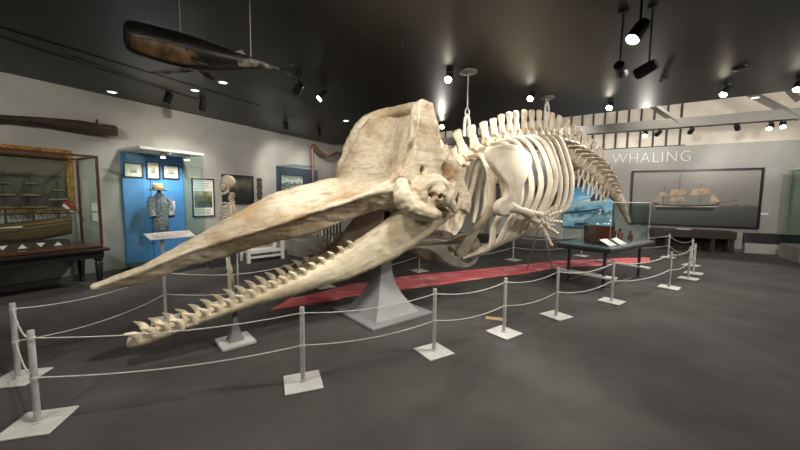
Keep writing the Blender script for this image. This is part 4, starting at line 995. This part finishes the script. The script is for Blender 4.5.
# ================================================================== HUMAN SKELETON
hs = onz(231, 306); hs.z = 0; 
HD = onx(229, 183, hs.x)
ht = hgt_ = onx(226, 174, hs.x).z
fd = (Vector((-RT.x, -RT.y, 0))*.80 + Vector((-FW.x, -FW.y, 0))*.60).normalized()   # facing left and a little forward
sd = Vector((0, 0, 1)).cross(fd)
k = ht/1.86
def hp_(f, s, z): return hs + fd*f*k + sd*s*k + Vector((0, 0, z*k))
t = thing('human_skeleton', 'standing human skeleton behind the upper whale jaw', 'skeleton', hs)
MB().box(hs+Vector((0, 0, .02)), (.45, .45, .035), rotz(ang)).build('base_plate', 'plate', t, smooth=False, bevel=.006)
MB().cyl(hp_(-.10, 0, .03), hp_(-.10, 0, 1.0), .012, n=8).build('support_rod', 'steel', t)
m = MB(); Rh = Matrix((fd, sd, Vector((0, 0, 1)))).transposed()
m.ball(hp_(-.01, 0, 1.755), (.098*k, .073*k, .092*k), 18, 12, Rh); m.ball(hp_(.055, 0, 1.685), (.045*k, .055*k, .065*k), 12, 8, Rh)
m.ball(hp_(.06, .045, 1.69), (.03*k, .025*k, .02*k)); m.ball(hp_(.06, -.045, 1.69), (.03*k, .025*k, .02*k))
def sk_def(w, n):
    out = Vector((0, 0, 0))
    for c in (hp_(.098, .032, 1.715), hp_(.098, -.032, 1.715)):
        d = (w-c).length
        if d < .028*k: out -= fd*.035*(1-d/(.028*k))**.5
    d = (w-hp_(.105, 0, 1.675)).length
    if d < .02*k: out -= fd*.025*(1-d/(.02*k))
    return out
sk = m.build('skull', 'bone', t, remesh=.008, deform=sk_def, autos=False)
P_ = catmull([hp_(-.0, .055, 1.68), hp_(.0, .055, 1.63), hp_(.05, .04, 1.595), hp_(.095, 0, 1.592), hp_(.05, -.04, 1.595), hp_(0, -.055, 1.63), hp_(0, -.055, 1.68)], 18)
MB().tube(P_, [(.016*k, .008*k)]*18, 8, ref=(0, 0, 1)).build('jaw', 'bone', t)
m = MB()
for i in range(24):
    z = 1.60-i*(.60/23); f_ = -.045 + .035*math.sin((1.6-z)*8) - .02*(1 if 1.2 < z < 1.5 else 0)
    m.lathe([(.018*k, -.009*k), (.022*k, 0), (.018*k, .009*k)], hp_(f_, 0, z), 10); m.tube([hp_(f_-.02, 0, z), hp_(f_-.055, 0, z-.012)], [.008*k, .005*k], 6)
m.build('spine', 'bone', t)
for i in range(10):
    z = 1.475-.034*i; w_ = .085+.055*math.sin(PI*min(1, (i+1.5)/9)); dp = .075+.045*math.sin(PI*min(1, (i+1)/9))
    for sg in (1, -1):
        fr = hp_(dp*.9+.0, .015*sg, z-.07-.008*i) if i < 7 else hp_(dp*.55, .10*sg, z-.10)
        P_ = catmull([hp_(-.06, .02*sg, z), hp_(-.07, w_*.7*sg, z-.005), hp_(.0, w_*sg, z-.045), hp_(dp*.65, w_*.62*sg, z-.075), fr], 14)
        MB().tube(P_, [(.009*k, .005*k)]*14, 6, ref=(0, 0, 1)).build('rib', 'bone', t)
MB().tube([hp_(.07, 0, 1.44), hp_(.10, 0, 1.34), hp_(.11, 0, 1.22)], [(.02*k, .007*k), (.016*k, .007*k), (.01*k, .006*k)], 8, ref=sd).build('breastbone', 'bone', t)
m = MB()
for sg in (1, -1):
    P_ = catmull([hp_(-.05, .03*sg, 1.0), hp_(-.03, .10*sg, 1.03), hp_(.02, .135*sg, .98), hp_(.04, .09*sg, .91), hp_(.045, .02*sg, .88)], 10); m.tube(P_, [(.02, .035), (.018, .05), (.016, .05), (.016, .035), (.016, .02), (.016, .02), (.016, .02), (.015, .02), (.015, .018), (.014, .016)], 8)
m.tube([hp_(-.05, 0, 1.0), hp_(-.06, 0, .9)], [.03, .01], 8)
m.build('pelvis', 'bone', t)
def bone(name, pts, r):
    P = catmull(pts, 9); rr = [r*q*k for q in (1.5, 1.45, 1.05, .85, .8, .85, 1.05, 1.5, 1.4)]
    return MB().tube(P, rr, 9).build(name, 'bone', t)
for sg in (1, -1):
    bone('collarbone', [hp_(.06, .02*sg, 1.455), hp_(.05, .09*sg, 1.465), hp_(.0, .165*sg, 1.46)], .008)
    MB().prism([hp_(-.075, .07*sg, 1.44), hp_(-.03, .165*sg, 1.46), hp_(-.08, .12*sg, 1.30)], fd*.008).build('shoulder_blade', 'bone', t, smooth=False)
    bone('upper_arm', [hp_(-.01, .175*sg, 1.44), hp_(-.01, .195*sg, 1.28), hp_(-.02, .20*sg, 1.13)], .014)
    bone('forearm', [hp_(-.02, .20*sg, 1.12), hp_(.02, .205*sg, 1.0), hp_(.05, .21*sg, .88)], .010)
    m = MB(); m.ball(hp_(.055, .21*sg, .855), (.014*k, .02*k, .022*k), 8, 6)
    for q in range(5): m.tube([hp_(.045+.011*q, .205*sg, .845), hp_(.045+.016*q, .205*sg, .80), hp_(.05+.018*q, .20*sg, .745+.012*abs(q-2))], [.006*k, .005*k, .004*k], 6)
    m.build('hand', 'bone', t)
    bone('thigh_bone', [hp_(.0, .095*sg, .90), hp_(.02, .10*sg, .70), hp_(.0, .075*sg, .50)], .017)
    bone('shin_bone', [hp_(.0, .075*sg, .485), hp_(.01, .075*sg, .28), hp_(-.01, .075*sg, .09)], .015)
    bone('calf_bone', [hp_(-.02, .10*sg, .47), hp_(-.02, .105*sg, .28), hp_(-.02, .10*sg, .09)], .008)
    m = MB(); m.ball(hp_(-.03, .08*sg, .06), (.035*k, .022*k, .025*k), 8, 6, Rh); m.tube([hp_(-.02, .08*sg, .07), hp_(.06, .085*sg, .055), hp_(.14, .09*sg, .037)], [(.03*k, .02*k), (.035*k, .015*k), (.03*k, .007*k)], 8, ref=sd)
    m.build('foot', 'bone', t)

# ================================================================== HANGING WHALE MODEL
w0, w1 = onz(125, 36, 2.96), onz(288, 72, 2.86)
wd_ = (w1-w0); WL = wd_.length; wd_.normalize(); wn = Vector((0, 0, 1)).cross(wd_).normalized(); wu = wd_.cross(wn)
wc = (w0+w1)/2
t = thing('whale_model', 'dark sperm whale model with brown lower side hanging from the ceiling', 'whale model', wc)
def wm(u, a, b): return w0 + wd_*(WL*u) + wn*a*WL*1.12 + wu*b*WL*1.22
PR = [(.0, .045, .068, -.055), (.01, .062, .082, -.07), (.05, .078, .086, -.085), (.2, .088, .085, -.10), (.33, .092, .083, -.108), (.45, .088, .07, -.10), (.58, .072, .052, -.075), (.70, .05, .042, -.042), (.80, .032, .034, -.022), (.90, .018, .022, -.010), (.96, .012, .014, -.004)]
rings = []
for u, hw_, zt, zb in PR:
    rings.append([wm(u, hw_*math.cos(2*PI*j/20), (zt+zb)/2+(zt-zb)/2*math.sin(2*PI*j/20)) for j in range(20)])
body = MB().loft(rings).build('body', 'skin_whale', t, sub=1)
# painted brown cheek: a thin shell along the near lower flank
def shell(u0, u1, a0, a1, mname, nm):
    rr = []
    for i in range(9):
        u = u0+(u1-u0)*i/8; hw_ = float(np.interp(u, [p[0] for p in PR], [p[1] for p in PR])); zt = float(np.interp(u, [p[0] for p in PR], [p[2] for p in PR])); zb = float(np.interp(u, [p[0] for p in PR], [p[3] for p in PR]))
        tap = math.sin(PI*(i+.6)/9.2)**.35
        rr.append([wm(u, 1.012*hw_*math.cos(an), (zt+zb)/2+1.012*(zt-zb)/2*math.sin(an)) for an in [a0+(a1-a0)*(.5+(j/8-.5)*tap) for j in range(9)]])
    o = MB().loft(rr, cap=False, close=False).build(nm, mname, t)
    q = o.modifiers.new('t', 'SOLIDIFY'); q.thickness = .006; return o
shell(.05, .42, PI+.05, PI+1.15, 'whale_brown', 'brown_cheek') if wn.dot(CAM-wc) < 0 else shell(.05, .42, -1.15, -.05, 'whale_brown', 'brown_cheek')
shell(.66, .94, PI-.5, PI+1.2, 'whale_pale', 'pale_tail_patch') if wn.dot(CAM-wc) < 0 else shell(.66, .94, -1.2, .5, 'whale_pale', 'pale_tail_patch')
MB().tube(catmull([wm(.38, 0, -.105), wm(.30, 0, -.125), wm(.20, 0, -.15), wm(.14, 0, -.165)], 8), [(.03*WL*q, .014*WL*q) for q in (.8, 1, .9, .8, .7, .6, .5, .35)], 10, ref=wn).build('lower_jaw', 'whale_pale', t)
for sg in (1, -1):
    m = MB(); m.prism([wm(.92, 0, .002), wm(.97, .07*sg, .004), wm(1.03, .11*sg, .006), wm(1.0, .04*sg, .004), wm(.98, 0, .002)], wu*.012*WL); m.build('fluke', 'skin_whale', t, smooth=False, bevel=.004)
    MB().tube([wm(.40, .075*sg, -.06), wm(.45, .115*sg, -.085), wm(.49, .135*sg, -.10)], [(.03*WL, .01*WL), (.025*WL, .008*WL), (.008*WL, .004*WL)], 8, ref=wd_).build('fin', 'skin_whale', t)
MB().prism([wm(.60, -.006, .04), wm(.68, -.006, .065), wm(.72, -.006, .03)], wn*.012*WL).build('hump', 'skin_whale', t, smooth=False)
MB().ball(wm(.36, (-.092 if wn.dot(CAM-wc) < 0 else .092), -.03), .008*WL).build('eye', 'black', t)
for u, lab in ((.30, 'thin wire holding the head end of the whale model'), (.74, 'thin wire holding the tail end of the whale model')):
    zt = float(np.interp(u, [p[0] for p in PR], [p[2] for p in PR]))
    p = wm(u, 0, zt); q = Vector((p.x, p.y, zc(p.x)))
    tag(MB().cyl(p, q, .004, n=6).build('hanging_wire', 'steel'), lab, 'wire', 'wires holding the whale model')

# ================================================================== LAMPS
def spotlamp(px, py, zl, target, label, power=120, rod=True, lens='lens', size=1.3, r=.064, length=.20, pos=None, blend=.7, soft=.05, col=(1, .945, .87), noz=False, ztop=None):
    p = Vector(pos) if pos is not None else onz(px, py, zl)
    zt = ztop if ztop is not None else zc(p.x)
    d = (Vector(target)-p).normalized()
    t = thing('spotlight', label, 'spotlight', (p.x, p.y, zt), 'ceiling spotlights')
    back = p - d*length
    MB().lathe([(.0001, 0), (r*.8, 0), (r*.95, length*.2), (r, length), (r*.88, length), (r*.85, length*.93), (.0001, length*.93)], back, 18, axis=d).build('housing', 'black', t)
    MB().lathe([(.0001, length*.94), (r*.84, length*.94), (r*.84, length*.955), (.0001, length*.955)], back, 18, axis=d).build('lens', lens, t)
    j = back + d*length*.35
    stem_top = Vector((j.x, j.y, zt))
    if zt - j.z > .02: MB().cyl(j, stem_top, .012, n=8).build('stem', 'black', t)
    MB().lathe([(.0001, 0), (.05, 0), (.05, -.03), (.0001, -.03)], stem_top, 14).build('canopy', 'black', t)
    if power:
        l = bpy.data.lights.new('lamp', 'SPOT'); l.energy = power*SPOT_POWER; l.spot_size = size; l.spot_blend = blend; l.shadow_soft_size = soft; l.color = col
        lo = bpy.data.objects.new('lamp', l); COL.objects.link(lo); lo.parent = t; lo.location = p + d*(.03) - Vector((p.x, p.y, zt)); lo.rotation_euler = d.to_track_quat('-Z', 'Y').to_euler()
    return t
SK = wp(-.3, .4, 1.6); RB = wp(2.4, .5, 1.6); TL = wp(5.5, 0, 2)
CAMV = Vector((0, 0, 1.2))
spotlamp(448, 80, 3.42, (-1.6, 2.6, 1.2), 'bright spotlight above and right of the skull crest', 140)
spotlamp(442, 127, 3.42, (-2.2, 4.0, 1.6), 'bright spotlight low behind the skull crest', 45)
spotlamp(609, 108, 3.46, (-.4, 5.6, 1.6), 'bright spotlight above the whale tail', 150)
spotlamp(632, 40, 3.0, (-.8, 2.8, 1.0), 'bright spotlight hanging on a long stem, right of centre', 150)
spotlamp(723, 95, 3.46, (.5, 6.5, 1.2), 'bright spotlight near the end of the dark ceiling on the right', 170)
spotlamp(797, 90, 3.46, (1.8, 6.5, .8), 'spotlight at the right edge of the dark ceiling', 150)
spotlamp(530, 99, 3.42, (-1.6, 5.0, 1.8), 'spotlight seen between the tall spines of the whale', 100)
spotlamp(636, 75, 2.95, (-3.0, 6.5, 1.6), 'dark spotlight hanging just below the long stemmed bright one', 120, size=1.1)
spotlamp(622, 73, 3.0, (2.5, 13.9, 1.6), 'dark spotlight turned toward the ship painting', 190, size=1.0)
for i, (x, y, tg, lab, pw) in enumerate([(166, 103, (-7.6, 2.9, 1.2), 'black spotlight left of a pair over the blue display case', 55), (202, 110, (-7.9, 4.3, 1.5), 'black spotlight right of the pair over the blue display case', 60),
        (296, 92, (-7.9, 5.4, 1.7), 'black spotlight under the whale model tail', 130), (319, 99, (-5.2, 2.2, 1.0), 'lit black spotlight left of the skull crest', 120),
        (286, 128, (-7.9, 7.4, 1.9), 'dark spotlight small and far along the left wall', 70), (319, 134, (-7.8, 8.6, 1.6), 'dark spotlight at the far end of the left ceiling', 70)]):
    spotlamp(x, y, 3.28, tg, lab, pw, size=1.5, soft=.08)
for i, (x, y, tg, lab, pw, bright) in enumerate([(645, 136, (.8, 8.5, 1.0), 'spotlight on the grey beam above the lettering', 120, 1), (769, 129, (2.2, 9.5, .8), 'left one of two bright lamps under the beam on the right', 120, 1), (783, 127, (3.6, 9.5, .8), 'right one of two bright lamps under the beam on the right', 120, 1),
        (657, 127, (1.2, 13.9, 2.9), 'grey unlit looking spotlight under the beam above the lettering', 22, 0), (690, 131, (2.4, 13.9, 2.9), 'grey spotlight in front of the white battened boards', 22, 0), (738, 128, (4.4, 13.9, 2.2), 'grey spotlight under the beam above the right end of the painting', 40, 0)]):
    p = ony(x, y, 12.2); p.z = min(p.z, z0-.28)
    spotlamp(0, 0, 0, tg, lab, pw, pos=p, ztop=z0-.13, lens='lens' if bright else 'lensdim', size=1.6)
# unseen lamps added around the room to brighten whale, walls and carpet
for i, (p, tg, pw, lab) in enumerate([((-2.3, .9, 3.4), (-2.9, 2.0, .8), 125, 'added unseen spotlight overhead aimed at the whale jaws'), ((-1.2, -2.2, 3.3), (-3.2, 1.8, .4), 110, 'added unseen spotlight behind the viewer aimed at the jaw tips'), ((-1.0, 2.2, 3.45), (-2.2, 3.8, 1.8), 110, 'added unseen spotlight to the right aimed at the skull'),
        ((-1.4, 1.0, 3.4), (-2.4, 4.0, 2.2), 100, 'added unseen spotlight left of the jaws aimed into the bowl of the skull'), ((2.6, 4.2, 3.4), (-.9, 6.2, 1.6), 165, 'added unseen spotlight to the right aimed at the rib cage'), ((4.6, 6.2, 3.4), (.3, 9.4, 1.7), 260, 'added unseen spotlight to the right aimed at the whale tail'), ((3.0, 1.0, 3.4), (2.2, 3.2, 0), 130, 'added unseen spotlight at the right over the empty carpet'), ((5.5, 6.5, 3.4), (5.0, 8.5, 0), 150, 'added unseen spotlight at the far right over the carpet'),
        ((4.2, 8.8, 3.4), (3.0, 14, 1.7), 220, 'added unseen spotlight near the end of the dark ceiling aimed at the ship painting'), ((-1.2, 11.0, 4.7), (-.3, 14, 1.5), 200, 'added unseen spotlight beyond the whale aimed at the blue mural'), ((-4.2, -.8, 3.3), (-8, 1.0, 1.4), 210, 'added unseen spotlight at the left aimed at the ship model case')]):
    spotlamp(0, 0, 0, tg, lab, pw, pos=p, size=1.5, soft=.12, ztop=ZT if p[1] > YE else None)
# small round recessed lights and fittings
for i, (x, y, lab, mname) in enumerate([(112, 92, 'white round ceiling light above the left wall', 'lensdim'), (195, 90, 'small round ceiling light near the whale model', 'lensdim'), (223, 82, 'round ceiling light under the whale model tail', 'lensdim'), (346, 120.5, 'white round ceiling light left of the skull crest', 'lensdim'), (755, 97.5, 'round ceiling light near the end of the dark ceiling', 'lensdim')]):
    p = onz(x, y, zc(-4)); p = onz(x, y, zc(p.x)); p.z = zc(p.x)
    t = thing('ceiling_light', lab, 'ceiling light', p, 'round recessed ceiling lights')
    MB().lathe([(.085, .0), (.085, -.012), (.065, -.016), (.065, -.004)], p, 20).build('trim_ring', 'plate', t)
    MB().lathe([(.0001, -.005), (.064, -.005), (.064, -.009), (.0001, -.009)], p, 20).build('lens', mname, t)
for i, (x, y, lab) in enumerate([(740, 69, 'dark round fitting on the ceiling at upper right'), (403, 41, 'small dark fitting on the ceiling above the skull'), (663, 80, 'small dark fitting on the ceiling right of the long stemmed spotlight')]):
    p = onz(x, y, zc(1)); p.z = zc(p.x); r = .10 if i == 0 else .05
    tag(MB().lathe([(.0001, -.04), (r*.6, -.04), (r, -.012), (r, 0), (.0001, 0)], p, 18).build('ceiling_fitting', 'black'), lab, 'fitting')
# taller part of the room: unseen lamps added up high wash the pale boards
for i, x in enumerate((-5.5, -1.8, 1.9, 5.6)):
    spotlamp(0, 0, 0, (x, 13.9, 4.3), ['added unseen upper lamp over the far left boards', 'added unseen upper lamp over the boards behind the ribs', 'added unseen upper lamp over the boards above the painting', 'added unseen upper lamp over the right end boards'][i], 85, pos=(x, 11.2, 5.0), ztop=ZT, size=2.2, soft=.15)
bpy.data.scenes.remove(TMP)
